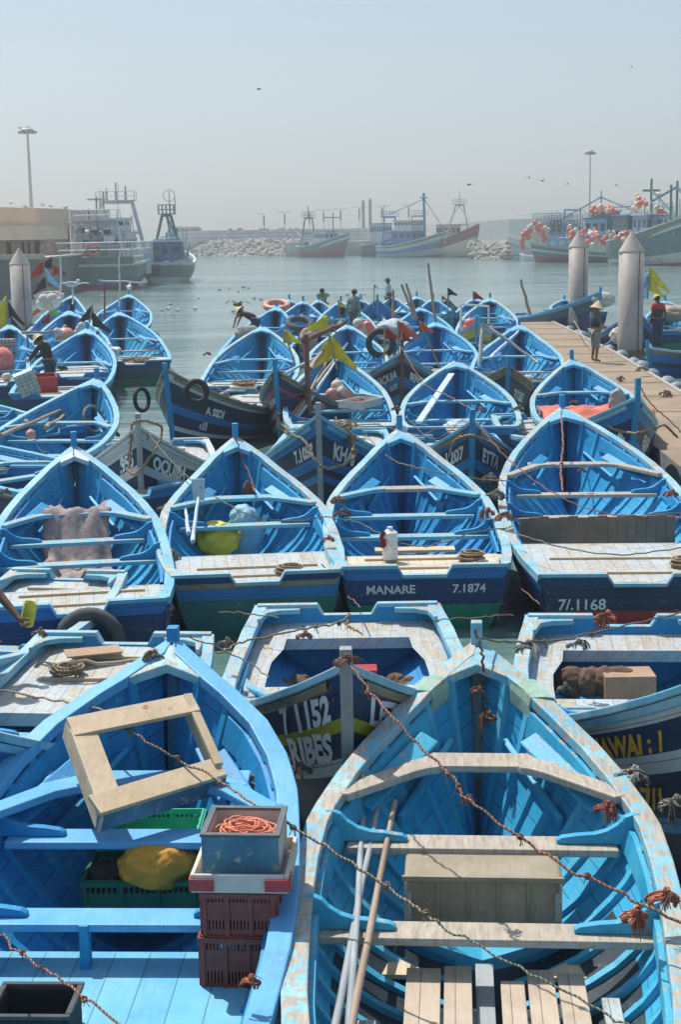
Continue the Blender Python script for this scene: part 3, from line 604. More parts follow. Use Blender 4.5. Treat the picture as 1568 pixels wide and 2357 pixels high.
# ---------------------------------------------------------------- far setting: breakwater, quays, building, lamps
def setting():
    # riprap: boulders on the sea side, beyond counting
    b = MB(); rn = random.Random(3)
    p0 = at(398, 592, 0); p1 = at(690, 592, 0); p2 = at(1190, 601, 0)
    for i in range(700):
        if i < 560: t = rn.random(); base = p0.lerp(p1, t*1.05-.02)
        else: t = rn.random(); base = at(1100, 600, 0).lerp(at(1190, 602, 0), t); base.y += 3
        k = rn.random(); d = k*9; z = -.6+k*(3.5 if i < 560 else 2.8)
        R = Matrix.Rotation(rn.uniform(0, 6), 3, 'Z') @ Matrix.Rotation(rn.uniform(-.6, .6), 3, 'X')
        b.ball((base.x, base.y+d, z), rn.uniform(.42, .85), 0, 6, 4, (1.5, 1, .8), .5, 2, R, i)
    tag(b.build('boulder_slope', plain('boulder_stone', srgb(150, 144, 132), .95, .4, .7)), 'pale boulders piled along the foot of the breakwater', 'boulders', kind='stuff')
    def wall(name, pts, th, mat, label, cat='wall', zb=-1.):
        b = MB()
        for (x0, y0, z0), (x1, y1, z1) in zip(pts, pts[1:]):
            d = Vector((x1-x0, y1-y0, 0)).normalized(); n = Vector((-d.y, d.x, 0))*th
            v = [b.add((x0, y0, zb), (0, 0)), b.add((x1, y1, zb), (1, 0)), b.add((x1, y1, z1), (1, 1)), b.add((x0, y0, z0), (0, 1)),
                 b.add((x0+n.x, y0+n.y, zb), (0, 0)), b.add((x1+n.x, y1+n.y, zb), (1, 0)), b.add((x1+n.x, y1+n.y, z1), (1, 1)), b.add((x0+n.x, y0+n.y, z0), (0, 1))]
            for q in ((0, 1, 2, 3), (5, 4, 7, 6), (3, 2, 6, 7), (1, 5, 6, 2), (4, 0, 3, 7)): b.face([v[i] for i in q])
        return tag(b.build(name, mat), label, cat)
    # block masonry
    m, nt, p = newmat('concrete_blocks'); tc = N(nt, 'TexCoord'); br = N(nt, 'TexBrick'); mp = N(nt, 'Mapping'); mp.inputs['Rotation'].default_value = (PI/2, 0, 0)
    nt.links.new(tc.outputs['Object'], mp.inputs[0]); nt.links.new(mp.outputs[0], br.inputs[0]); br.inputs['Scale'].default_value = .35; br.inputs['Mortar Size'].default_value = .015
    br.inputs['Color1'].default_value = srgb(238, 230, 224); br.inputs['Color2'].default_value = srgb(224, 214, 206); br.inputs['Mortar'].default_value = srgb(160, 150, 142)
    n = noise(nt, objvec(nt), .5, 6); c = mix(nt, maprange(nt, n, .35, .7, 0, .4), br.outputs[0], srgb(132, 124, 116)); nt.links.new(c, p.inputs['Base Color']); p.inputs['Roughness'].default_value = .95
    a = atd(395, 532, 300); e = atd(860, 525, 290); g = atd(1172, 505, 255)
    wall('breakwater_wall', [(a.x-1, 300, a.z), (e.x, 290, e.z)], 3, m, 'block built breakwater wall above the boulders', zb=.5)
    wall('harbour_wall', [(e.x, 288, e.z-.3), (g.x, 255, g.z), (g.x+60, 235, g.z+.4)], 3, plain('pale_render', srgb(234, 224, 214), .9, .08, .3), 'long smooth harbour wall behind the moored trawlers')
    rb = MB()
    for i in range(26):
        q = atd(400+i*7+rn.uniform(-3, 3) if i < 9 else rn.uniform(460, 860), 531, 302); rb.ball((q.x, 302.5, q.z+.25), rn.uniform(.4, .9) if i < 9 else rn.uniform(.3, .5), 0, 6, 5, (1, 1, .8), .4, 2, None, i)
    tag(rb.build('armour_blocks', MATS['boulder_stone']), 'armour rocks showing over the top of the breakwater', 'rocks', kind='stuff')
    pa = at(656, 593, 0); q = MB(); q.box((pa.x+14, pa.y+6, .9), (28, 8, 3.4)); tag(q.build('quay_block', plain('quay_stone', srgb(180, 174, 160), .95, .2, .8)), 'low concrete quay end beside the red trawler', 'quay')
    pb = at(1100, 600, 0); q = MB(); q.box((pb.x+36.5, pb.y+14, 1.0), (70, 10, 3.0)); tag(q.build('quay_block', MATS['quay_stone']), 'grey stone quay behind the small skiff at the right', 'quay')
    # far hill at the right
    q = MB(); h0 = [(1380, 512), (1430, 504), (1490, 494), (1530, 488), (1600, 482), (1800, 470), (2400, 480)]
    q.grid([[(atd(x, 530, 620), (0, 0)) for x, y in h0], [(atd(x, y, 640), (0, 0)) for x, y in h0], [(atd(x, y, 640)+Vector((0, 300, 6)), (0, 0)) for x, y in h0]])
    tag(q.build('hill', plain('hill_earth', srgb(120, 124, 110), 1, .2, .02), smooth=True), kind='structure')
    # two tall round pillars
    for x, top in ((836, 461), (852, 457)):
        q = atd(x, top, 305); r = 3.6*305/3500; b = MB(); b.lathe((q.x, 305, 0), [(r, 0), (r*.95, q.z-.4), (r*.6, q.z)], 14)
        tag(b.build('tall_pillar', plain('pillar_concrete', srgb(178, 160, 150), .9, .1, .5), smooth=False), 'left one of two tall pinkish pillars behind the wall' if x < 840 else 'right one of two tall pinkish pillars behind the wall', 'pillar')
    # lamp posts on the breakwater
    for x, top, arms in ((607, 493, 1), (655, 489, 2), (712, 487, 2), (745, 484, 2), (784, 481, 2), (827, 478, 2), (880, 476, 2), (941, 473, 2)):
        q = atd(x, top, 296); base = q.z-4.3; e = empty('lamp_post', (q.x, 296, base-.5), 0, 'slim street lamp standing on the breakwater wall', 'street lamp', 'street lamps along the breakwater')
        b = MB(); h = q.z-base+.5; b.tube([(0, 0, 0), (0, 0, h*.55)], .05, 5); b.tube([(0, 0, h*.55), (0, 0, h*.93)], .16, 6); b.tube([(0, 0, h*.9), (0, 0, h)], .05, 5); b.build('pole', plain('lamp_grey', srgb(104, 110, 116), .6), e)
        for s in ((1, -1) if arms == 2 else (-1,)):
            b = MB(); b.beam((0, 0, h-.05), (s*.9, 0, h+.12), .08, .06); b.box((s*1.05, 0, h+.12), (.45, .2, .08)); b.build('lamp_head', MATS['lamp_grey'], e)
    # high mast lights
    def mast(px, ptop, d, r, label, spread):
        q = atd(px, ptop, d); e = empty('floodlight_mast', (q.x, d, 2), 0, label, 'light mast'); h = q.z-2
        b = MB(); b.tube([(0, 0, 0), (0, 0, h)], [r*1.5, r*.7], 8); b.build('mast', plain('mast_paint', srgb(196, 186, 172), .6), e)
        b = MB(); b.lathe((0, 0, h-.1), [(spread*.9, 0), (spread, .12), (spread*.7, .3)], 12); b.build('ring', MATS['mast_paint'], e)
        for k in range(6):
            a = k*PI/3; b = MB(); b.box((spread*cos(a), spread*sin(a), h-.25), (.5, .35, .25)); b.build('floodlight', plain('lamp_body', srgb(150, 152, 150), .5), e)
    mast(62, 299, 165, .17, 'tall tapering floodlight mast behind the low building', .72)
    mast(1360, 349, 210, .10, 'thin floodlight mast rising behind the trawlers with buoys', .5)
    # left quay and building
    k0 = at(-420, 700, 0); kr = at(160, 668, 0); zq = 2.75
    q = MB(); x1 = kr.x+1.5; y0 = 103
    q.box((x1-60, y0+45, zq/2-.6), (120, 90, zq+1.2)); o = q.build('quay', paint('quay_wall', srgb(96, 106, 100), srgb(120, 128, 120), .3, wood=srgb(60, 80, 66), up=0)); tag(o, 'dark weed stained quay wall under the low building', 'quay')
    q = MB(); q.box((x1-60, y0+45, zq+.05), (120.3, 90.3, .12)); q.box((x1-60, y0+.3, zq+.2), (120.3, .6, .25)); q.build('quay_kerb', plain('kerb_stone', srgb(190, 176, 160), .9, .1, 1), o)
    B0 = at(-40, 592, zq); d0 = 108; e = empty('harbour_building', (0, 0, 0), 0, 'low flat roofed concrete building with slit windows on the quay', 'building')
    L = [(-120, 466, 588, 104), (0, 470, 588, 112), (158, 480, 584, 124)]; P = []
    for px, yt, yb, d in L: a_ = atd(px, yt, d); P.append((a_.x, d, a_.z))
    zt = 7.0; A, Bm, C_ = [Vector((p[0], p[1], 0)) for p in P]
    dr = (C_-A).normalized(); nr = Vector((-dr.y, dr.x, 0))
    def slab(t0, t1, z0, z1, off, th, name, mat):
        ln = (C_-A).length; c = A+dr*ln*(t0+t1)/2+nr*(off+th/2); b = MB(); b.box((c.x, c.y, (z0+z1)/2), (ln*(t1-t0), th, z1-z0), Matrix.Rotation(math.atan2(dr.y, dr.x), 3, 'Z')); return b.build(name, mat, e)
    zt = atd(158, 481, 124).z
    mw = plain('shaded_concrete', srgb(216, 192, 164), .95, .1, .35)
    slab(-.4, 1, zq, zt, 0, 9, 'wall', mw)
    slab(-.4, .72, zt-2.35, zt-1.35, -2.2, 2.2, 'canopy', plain('canopy_concrete', srgb(222, 202, 174), .9, .08, .5))
    md = plain('dark_opening', srgb(52, 50, 50), .7)
    for t0, t1 in ((.30, .345), (.42, .455), (.55, .565), (.60, .615), (.66, .70)): slab(t0, t1, zq+.1, zt-2.5, -.03, .1, 'door', md)
    rn2 = random.Random(5)
    for i in range(16):
        t = .70+i*.0185; z0 = rn2.uniform(zq+.4, zt-2.6); slab(t, t+.004, z0, z0+rn2.uniform(.6, 1.2), -.025, .1, 'slit_window', plain('slit', srgb(110, 96, 88), .8))
    c = C_+nr*0; b = MB(); w2 = atd(192, 484, 126); Rz = math.atan2(dr.y, dr.x)
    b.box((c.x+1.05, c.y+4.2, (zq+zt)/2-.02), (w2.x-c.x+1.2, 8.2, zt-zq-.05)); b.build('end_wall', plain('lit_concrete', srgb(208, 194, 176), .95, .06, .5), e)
    b = MB(); b.box((c.x+.9, c.y+.06, zq+1.3), (.5, .12, 1.6)); b.build('doorway', md, e)
    # pontoon walkway
    z = .42; Lp = [at(1203, 733, z), at(1262, 733, z)]
    pts = [(7.35, 62.5), (8.75, 62.5), (8.35, 46), (7.55, 30), (6.9, 18), (5.2, 18), (5.6, 30), (6.35, 44)]
    pts = pts[::-1] if False else pts
    b = MB(); b.prism([(x, y) for x, y in pts[::-1]], .30, Matrix.Translation((0, 0, .1)))
    o = b.build('pontoon', M_greyw); tag(o, 'floating pontoon walkway covered with brown rubber matting', 'walkway', kind='structure')
    m, nt, p = newmat('ribbed_matting'); tc = N(nt, 'TexCoord'); su = N(nt, 'SeparateXYZ'); nt.links.new(tc.outputs['Object'], su.inputs[0])
    f1 = math_(nt, 'ABSOLUTE', math_(nt, 'SINE', math_(nt, 'MULTIPLY', su.outputs[1], 38.))); f2 = math_(nt, 'ABSOLUTE', math_(nt, 'SINE', math_(nt, 'MULTIPLY', su.outputs[0], 60.)))
    n1 = noise(nt, tc.outputs['Object'], .9, 6); c = mix(nt, maprange(nt, n1, .3, .7), srgb(136, 120, 98), srgb(168, 150, 126)); c = mix(nt, maprange(nt, math_(nt, 'MULTIPLY', f1, f2), 0, .4, .6, 0), c, srgb(80, 62, 50))
    nt.links.new(c, p.inputs['Base Color']); p.inputs['Roughness'].default_value = .95
    b = MB(); b.prism([(x, y) for x, y in pts[::-1]], .012, Matrix.Translation((0, 0, .405))); tag(b.build('matting', m, o))
    b = MB(); E = [(8.79, 62.5), (8.39, 46), (7.59, 30), (6.94, 18)]
    for p_, q_ in zip(E, E[1:]): b.beam((*p_, .43), (*q_, .43), .10, .07)
    b.build('edging', M_thww, o)
    b = MB()
    for yy in range(19, 62, 3): b.box((7.2+(yy-30)*.03, yy, .419), (1.5, .05, .012))
    b.build('joint_strips', M_rust, o)
    # round floats packed along the pontoon edge
    proto = None; rn3 = random.Random(9)
    for i in range(34):
        if i % 5 in (1, 3): continue
        t = i/33; y = 19+t*42
        x = (8.39+(y-46)*.024 if y > 46 else 7.59+(y-30)*.05 if y > 30 else 6.94+(y-18)*.054)+.32+rn3.uniform(-.06, .1)
        if proto is None:
            b = MB(); b.ball((0, 0, 0), .24, 0, 12, 9, (1, 1.15, .9)); o = b.build('float', plain('float_grey', srgb(128, 138, 144), .6, .2, 6), smooth=True); proto = o
        else: o = proto.copy(); COL.objects.link(o)
        tag(o, 'round grey float squeezed along the edge of the walkway', 'float', 'round floats along the walkway edge')
        o.location = (x, y, .2+rn3.uniform(-.03, .06)); o.rotation_euler = (rn3.random(), rn3.random(), rn3.random()*6)
    # concrete mooring piles
    mp_ = paint('pile_concrete', srgb(164, 152, 142), srgb(182, 172, 162), .16, wood=srgb(140, 120, 106), up=0, nsc=5)
    for (x, y, top, lab) in ((at(1331, 750, .3).x, at(1331, 750, .3).y, atd(1331, 531, at(1331, 750, .3).y).z, 'farther of the two big pointed concrete piles beside the walkway'),
                             (at(1451, 812, .3).x, at(1451, 812, .3).y, atd(1451, 531, at(1451, 812, .3).y).z, 'nearer of the two big pointed concrete piles beside the walkway'),
                             (atd(42, 570, 60).x, 60, atd(42, 570, 60).z, 'pointed concrete pile standing among the boats at the left')):
        e = empty('mooring_pile', (x, y, 0), 0, lab, 'pile'); r = .385; b = MB(); b.lathe((0, 0, 0), [(r, -2), (r, top-.62)], 32); b.build('shaft', mp_, e, smooth=True)
        b = MB(); b.lathe((0, 0, top-.62), [(r+.012, -.06), (r+.012, 0), (.012, .62)], 32, capb=False); b.build('pointed_cap', plain('pile_cap', srgb(184, 172, 160), .85, .06, 3), e)
        b = MB(); b.lathe((0, 0, 0), [(r+.006, .0), (r+.006, .42)], 32, capb=False, capt=False); b.build('weed_band', plain('pile_weed', srgb(128, 108, 90), .9, .3, 6), e, smooth=True)
        b = MB(); b.box((.18, -.35, (top-.6)/2), (.025, .03, top-.7)); b.build('cable_strip', M_rust, e)
setting()
# ---------------------------------------------------------------- trawlers
def ship(label, stern, bow, zb, zm, zs, beam, bands, mats, Ls=None, name='trawler', raked=1.5):
    """stern / bow = picture points of the waterline; returns frame and section function; parts are added by the callers"""
    a = at(*stern, 0); b_ = at(*bow, 0); d = b_-a; Lp = d.length; L = Lp if Ls is None else Ls; d.normalize(); fit = min(1, Lp/L)
    c = a+d*L*fit/2; yaw = math.atan2(-d.x, d.y); e = empty(name, (c.x, c.y, 0), yaw, label, 'fishing boat'); e.scale = (min(1, fit*1.15), fit, 1)
    Bh = beam/2
    def Wd(u): return Bh*min(1, prof(u)*1.03)*(1 if u < .8 else 1-.25*(u-.8)/.2)
    def Zg(u):
        z = zm+(zb-zm)*max(0, 1-u/.7)**1.7
        return z+(zs-zm)*(max(0, (u-.6)/.4))**1.5
    def sec(u, s, off=0):
        w = max(Wd(u)-off, 0); k = max(0, 1-u/.4); full = cos(s*PI/2)**.4 if s < 1 else 0; vee = (1-s)**.9
        wat = .55
        return Vector((w*lerp(full, vee, k**.9), L/2-u*L+raked*(1-s)*max(0, 1-u*2.2)-.2*(1-s)*max(0, (u-.8)/.2)*-2, Zg(u)-(Zg(u)+.6)*s))
    SS = sorted(set([i/16 for i in range(17)]+[x[0] for x in bands])); US = [(i/18) for i in range(19)]
    def bmi(s):
        for i, x in enumerate(bands):
            if s < x[0]-1e-6: return i
        return len(bands)-1
    mb = MB()
    for sx in (1, -1):
        mb.grid([[((lambda p: (p.x*sx, p.y, p.z))(sec(u, s)), (u*6, s)) for s in SS] for u in US], lambda i, j: bmi(SS[j]), flip=sx < 0)
    tr = [[((lambda p: (p.x*sx, p.y, p.z))(sec(1, s)), (sx, s)) for sx in (-1, 1)] for s in SS]
    mb.grid(tr, lambda i, j: bmi(SS[i]), flip=True)
    mb.build('hull', [m for _, m in bands], e, smooth=False)
    mb = MB(); mb.grid([[((x*(Wd(u)-.1), sec(u, 0).y, Zg(u)-.7-.3*(1-u)), (u, x)) for x in (-1, 1)] for u in US], flip=True); mb.build('deck', mats['deck'], e)
    mb = MB()
    for sx in (1, -1):
        mb.grid([[((lambda p, z: (p.x*sx, p.y, z))(sec(u, 0, -.06), Zg(u)+.08), (0, 0)), ((lambda p, z: (p.x*sx, p.y, z))(sec(u, 0, .16), Zg(u)+.08), (0, 0)), ((lambda p, z: (p.x*sx, p.y, z))(sec(u, 0, .16), Zg(u)-.9), (0, 0))] for u in US])
        mb.grid([[((lambda p, z: (p.x*sx, p.y, z))(sec(u, 0, -.06), Zg(u)+.08), (0, 0)), ((lambda p, z: (p.x*sx, p.y, z))(sec(u, 0, -.06), Zg(u)-.12), (0, 0))] for u in US])
    mb.box((0, sec(1, 0).y, Zg(1)-.02), (Wd(1)*2, .2, .2)); mb.build('bulwark', mats['rail'], e)
    return e, sec, Zg, Wd, L
def cabin(e, y0, y1, hw, z0, z1, m, roofm, mw, nwin=4, front=1, band=None):
    b = MB(); b.box((0, (y0+y1)/2, (z0+z1)/2), (hw*2, y1-y0, z1-z0)); f = b.build('wheelhouse', m, e)
    b = MB(); b.box((0, (y0+y1)/2, z1+.06), (hw*2+.3, y1-y0+.4, .14)); b.build('roof', roofm, f)
    if band: b = MB(); b.box((0, (y0+y1)/2, z0+(z1-z0)*.35), (hw*2+.04, y1-y0+.04, (z1-z0)*.35)); b.build('painted_band', band, f)
    h = (z1-z0)*.28; zc = z1-(z1-z0)*.3
    for i in range(nwin):
        y = y0+(i+.5)*(y1-y0)/nwin
        for sx in (1, -1): b = MB(); b.box((sx*hw, y, zc), (.06, (y1-y0)/nwin*.62, h)); b.build('window', mw, f)
    for i in range(3):
        for yy in (y0, y1): b = MB(); b.box((-hw+(i+.5)*hw*2/3, yy, zc), (hw*2/3*.66, .06, h)); b.build('window', mw, f)
    return f
def tubes(e, name, segs, r, m, n=5):
    b = MB()
    for s in segs: b.tube(s, r, n)
    return b.build(name, m, e)
def gantry(e, y, hw, z0, z1, r, m, plat=True, name='gantry', lean=0, top=.6):
    S = [[(sx*hw, y, z0), (sx*hw*top, y+lean, z1)] for sx in (1, -1)]+[[(-hw*top, y+lean, z1), (hw*top, y+lean, z1)], [(-hw*.8, y+lean*.5, (z0+z1)/2), (hw*.8, y+lean*.5, (z0+z1)/2)]]
    o = tubes(e, name, S, r, m)
    if plat:
        w_ = hw*top+.3; z = z1+.1
        b = MB(); b.box((0, y+lean, z), (2*w_, 1.2, .08)); 
        for sx in (-1, -.5, 0, .5, 1): b.tube([(sx*w_, y+lean-.6, z), (sx*w_, y+lean-.6, z+.8)], .035, 4); b.tube([(sx*w_, y+lean+.6, z), (sx*w_, y+lean+.6, z+.8)], .035, 4)
        for zz in (.4, .8):
            for yy in (-.6, .6): b.tube([(-w_, y+lean+yy, z+zz), (w_, y+lean+yy, z+zz)], .035, 4)
        b.build('platform', m, e)
    return o
def ships():
    mW = plain('ship_white', srgb(196, 202, 202), .6, .08, 1); mR = paint('ship_rust_red', srgb(128, 62, 58), srgb(150, 90, 80), .2, up=0, nsc=2); mG = paint('ship_green', srgb(96, 116, 98), srgb(120, 136, 116), .25, wood=srgb(130, 130, 116), up=0, nsc=3)
    mB = paint('ship_blue', srgb(60, 118, 168), srgb(84, 140, 184), .2, wood=srgb(150, 150, 145), up=0, nsc=2); mLB = paint('ship_pale_blue', srgb(120, 165, 195), srgb(150, 185, 205), .25, up=0, nsc=2); mD = plain('ship_dark', srgb(58, 66, 66), .8, .3, 1)
    mCr = paint('ship_cream', srgb(196, 186, 156), srgb(206, 198, 172), .2, up=0, nsc=2); mGl = plain('ship_glass', srgb(50, 62, 72), .2); mRail = plain('ship_rail', srgb(205, 208, 204), .5); mGr = plain('ship_grey', srgb(140, 146, 146), .8, .2, 1); mTeal = paint('ship_teal', srgb(58, 104, 108), srgb(80, 126, 128), .3, wood=srgb(150, 150, 140), up=0, nsc=2)
    mDk = plain('ship_deck', srgb(130, 124, 112), .9); mPal = paint('ship_pale', srgb(180, 186, 180), srgb(196, 200, 195), .3, wood=srgb(120, 110, 96), up=0, nsc=2)
    mats = dict(deck=mDk, rail=mPal); matg = dict(deck=mDk, rail=mW); rn = random.Random(2)
    def clutter(e, y0, y1, hw, z, n, cols, s=.35):
        for i in range(n):
            b = MB(); m = cols[i % len(cols)]
            if rn.random() < .5: b.box((rn.uniform(-hw, hw), rn.uniform(y0, y1), z+s*.4), (s*rn.uniform(.6, 1.8), s*rn.uniform(.6, 2), s*rn.uniform(.5, 1.3)), Matrix.Rotation(rn.random()*3, 3, 'Z')); nm = 'deck_box'
            else: b.ball((rn.uniform(-hw, hw), rn.uniform(y0, y1), z+s*.3), s*rn.uniform(.5, 1.1), 0, 8, 5, (1, 1.2, .7), .5, 2, None, i); nm = 'net_pile'
            b.build(nm, m, e)
    def rigging(e, y0, y1, z0, z1, n, m):
        for i in range(n):
            x = rn.uniform(-1.6, 1.6); y = rn.uniform(y0, y1); b = MB(); t_ = rn.random()
            if t_ < .45: b.tube([(x, y, z0), (x+rn.uniform(-.3, .3), y, lerp(z0, z1, rn.uniform(.3, .9)))], .05, 4); nm = 'stanchion'
            elif t_ < .75: b.tube([(x, y, lerp(z0, z1, rn.uniform(.2, .8))), (-x, y+rn.uniform(-4, 4), lerp(z0, z1, rn.uniform(.1, .9)))], .035, 4); nm = 'rigging_line'
            else: b.box((x, y, lerp(z0, z1, rn.uniform(.05, .4))), (rn.uniform(.3, 1), rn.uniform(.4, 1.4), rn.uniform(.2, .8))); nm = 'deck_box'
            b.build(nm, rn.choice((m, mB, mW, mTeal, mGr, mPal)), e)
    # big white and green stern trawler at the left quay
    e, sec, Zg, Wd, L = ship('big trawler with green hull and white gantries moored at the left quay', (215, 672), (352, 640), 3.3, 2.1, 2.0, 6.2, [(.05, mW), (.48, mG), (.56, mB), (1, mR)], matg, Ls=17, raked=2)
    rigging(e, -7, 6, 2.2, 6.8, 44, mW); f = cabin(e, -3.5, 2.5, 1.9, 1.9, 4.3, mW, mW, mGl, 4); cabin(e, 0, 2.5, 1.4, 4.4, 5.5, mW, mRail, mGl, 2)
    gantry(e, -6.2, 2.2, 1.7, 5.1, .17, mW, False, 'net_gantry', .6, .7); gantry(e, -6.2+.6, 1.6, 5.1, 5.3, .1, mW, True, 'upper_frame', 0, .9)
    gantry(e, 5.6, 2.4, 2.0, 7.0, .18, mW, True, 'bow_gantry', -.6, .55)
    tubes(e, 'radar_mast', [[(0, -5.4, 5.4), (0, -5.4, 7.2)], [(-.7, -5.4, 7.0), (.7, -5.4, 7.0)], [(.5, -5, 6), (.5, -5, 7.6)]], .07, mGr)
    tubes(e, 'top_mast', [[(0, 5, 7.0), (0, 5, 8.6)], [(.8, 5, 7), (.8, 5, 8.3)], [(-.8, 5, 7), (-.8, 5, 8.1)]], .07, mGr)
    tubes(e, 'boom', [[(-2.2, -2, 5.0), (-5.6, -6, 6.6)]], .12, mW); tubes(e, 'antenna', [[(.7, 1, 6), (.8, 1, 8.4)], [(-.7, 1, 5), (-.7, 1, 8)]], .025, mGr)
    # railing round the after deck
    b = MB(); pts = [(-2.9, 3), (-2.9, -7.8), (2.9, -7.8), (2.9, 5)]
    for (x0, y0), (x1, y1) in zip(pts, pts[1:]):
        n = int(math.hypot(x1-x0, y1-y0)/.75)
        for i in range(n+1): b.tube([(lerp(x0, x1, i/n), lerp(y0, y1, i/n), 2.0), (lerp(x0, x1, i/n), lerp(y0, y1, i/n), 3.7)], .04, 4)
        for z in (2.6, 3.15, 3.7): b.tube([(x0, y0, z), (x1, y1, z)], .045, 4)
    b.build('railing', mRail, e)
    b = MB(); b.box((0, -7.9, 2.35), (6.1, .3, .55)); b.build('stern_bulwark', mG, e)
    b = MB(); b.tube([(cos(t*PI/8)*.42, -7.98, 3.2+sin(t*PI/8)*.42) for t in range(16)], .09, 6, closed=True); b.build('lifebuoy', plain('buoy_orange', srgb(226, 120, 90), .5), e)
    clutter(e, -6.5, 6, 2.2, 2.0, 26, [mW, mRail, mGr, mB, MATS['buoy_orange'], mD], .5); clutter(e, -7, -4, 1.8, 4.4, 8, [mD, mGr, mW], .35)
    b = MB(); b.box((3.05, 1, 1.9), (.15, 4.2, 1.6)); b.build('side_tarpaulin', plain('blue_grey_tarp', srgb(150, 168, 180), .8), e)
    for k in range(5): b = MB(); b.tube([(3.18+.0, 2.5+k*1.0+cos(t*PI/6)*.35, 1.3+sin(t*PI/6)*.35) for t in range(12)], .12, 6, closed=True); b.build('tyre_fender', M_black, e)
    # trawler just behind it
    e, sec, Zg, Wd, L = ship('smaller trawler with a teal tripod mast behind the big left trawler', (380, 655), (430, 632), 3.0, 1.7, 1.8, 4.6, [(.08, mW), (.5, mG), (.7, mPal), (1, mR)], matg, Ls=13)
    rigging(e, -5, 5, 1.8, 5.6, 26, mTeal); cabin(e, -4, -1, 1.4, 1.4, 3.6, mB, mW, mGl, 3); gantry(e, -2.4, 1.5, 1.5, 5.9, .14, mTeal, True, 'mast_frame', .4, .25)
    tubes(e, 'stay', [[(0, -2, 5.9), (0, 6.2, 2.8)], [(0, -2, 5.9), (1.8, -5, 2)]], .09, mTeal); tubes(e, 'antenna', [[(.3, -2, 5.9), (.3, -2, 8)], [(.8, -2, 5.9), (.8, -2, 7.4)]], .04, mGr)
    clutter(e, -5, 5, 1.6, 1.6, 20, [MATS['buoy_orange'], mW, mD, mB, mPal], .5)
    b = MB(); b.tube([(.3+cos(t*PI/8)*.5, -2, 7.6+sin(t*PI/8)*.5) for t in range(16)], .03, 4, closed=True); b.build('direction_finder', mGr, e)
    # centre trawlers
    def lettered(e, sec, side, u, s, t, m):
        me = text_mesh(t, .9, .03)
        for v in me.vertices:
            uu = u+(-v.co.x if side > 0 else v.co.x)/L; p = sec(uu, s-v.co.y/4.5); v.co = Vector(((p.x+.03)*side, p.y, p.z))
        me.materials.append(m); o = D.objects.new('lettering', me); COL.objects.link(o); o.parent = e
    e, sec, Zg, Wd, L = ship('red and green wooden trawler with a small white wheelhouse left of centre', (695, 593), (832, 594), 4.1, 1.9, 2.0, 4.6, [(.1, mTeal), (.36, mG), (.8, mR), (1, mD)], mats, Ls=12.6, raked=2.2)
    cabin(e, -.4, 3.0, 1.3, 2.0, 4.3, mW, mLB, mGl, 5); rigging(e, -5.5, 3, 2.0, 6.5, 14, mTeal); gantry(e, -4.2, 1.6, 1.5, 6.6, .13, mTeal, True, 'stern_gantry', .3, .45); tubes(e, 'mast', [[(0, -4, 6.6), (0, -4, 8.6)], [(0, 3.6, 3.2), (0, 3.6, 7.4)], [(-1.5, 3.4, 6.6), (1.5, 3.4, 6.6)]], .09, mTeal)
    clutter(e, -5.5, -.8, 1.4, 1.9, 16, [mTeal, mG, mW, mPal, mD], .7); lettered(e, sec, -1, .22, .42, 'EL AMIR', mW)
    b = MB(); b.box((0, -2.8, 2.3), (2.2, 3.2, 1.1)); b.build('deckhouse', mPal, e)
    e, sec, Zg, Wd, L = ship('pale blue banded trawler with a blue mast in the centre of the harbour', (878, 594), (1015, 594), 4.3, 1.9, 1.9, 4.8, [(.14, mG), (.3, mPal), (.52, mB), (.74, mPal), (1, mR)], mats, Ls=12.8, raked=2.6)
    cabin(e, -2.6, 1.9, 1.5, 1.9, 4.2, mB, mW, mGl, 3); cabin(e, -2.2, 1.6, 1.3, 4.3, 5.7, mW, mPal, mGl, 5); gantry(e, -4.6, 1.6, 1.5, 6.4, .14, mB, True, 'blue_gantry', .2, .75); gantry(e, 1.6, 1.5, 4.2, 6.4, .1, mCr, True, 'roof_frame', .2, .9)
    tubes(e, 'mast', [[(0, 3.2, 3), (0, 3.0, 9.9)]], .2, mB, 8); tubes(e, 'stay', [[(0, 3, 9.2), (0, 7.2, 4.3)], [(0, 3, 9), (0, -4.6, 6.8)]], .06, mB); b = MB(); b.box((0, 3, 9.2), (.9, .9, .15)); b.build('crosstree', mB, e)
    clutter(e, -5.5, -2.8, 1.4, 1.9, 12, [mW, mB, mPal, mD], .6); b = MB(); b.box((-1.53, .4, 3.2), (.05, 1.2, .9)); b.build('name_board', mW, e); lettered(e, sec, -1, .16, .58, 'F 32714', mD)
    e, sec, Zg, Wd, L = ship('white wheelhouse trawler half hidden behind the two centre trawlers', (838, 592), (905, 592), 3.5, 2.0, 2.1, 4.4, [(.5, mTeal), (1, mD)], mats, Ls=12)
    cabin(e, -1.5, 4, 1.5, 2.6, 5.4, mW, mB, mGl, 6); tubes(e, 'mast', [[(0, 2.5, 5.4), (0, 2.5, 8.5)]], .08, mGr)
    e, sec, Zg, Wd, L = ship('cream and maroon trawler with a pale tripod gantry behind the centre', (1010, 593), (1085, 594), 5.0, 2.2, 2.2, 4.6, [(.3, mR), (.8, mCr), (1, mR)], dict(deck=mDk, rail=mR), Ls=11, raked=2.6)
    cabin(e, -3.5, -.5, 1.4, 2.2, 5.0, mCr, mW, mGl, 3); gantry(e, 1.0, 2.3, 2.2, 7.9, .11, mCr, True, 'tripod_gantry', .8, .3); tubes(e, 'mast', [[(0, 1.8, 7.9), (0, 1.8, 10)], [(.2, 1.8, 7.9), (0, 6, 4.8)], [(0, 1.8, 7.9), (0, -4, 4)]], .07, mCr); lettered(e, sec, -1, .2, .5, 'T BAB', mD)
    clutter(e, -3, 3, 1.4, 2.4, 8, [mG, mW, mD], .5)
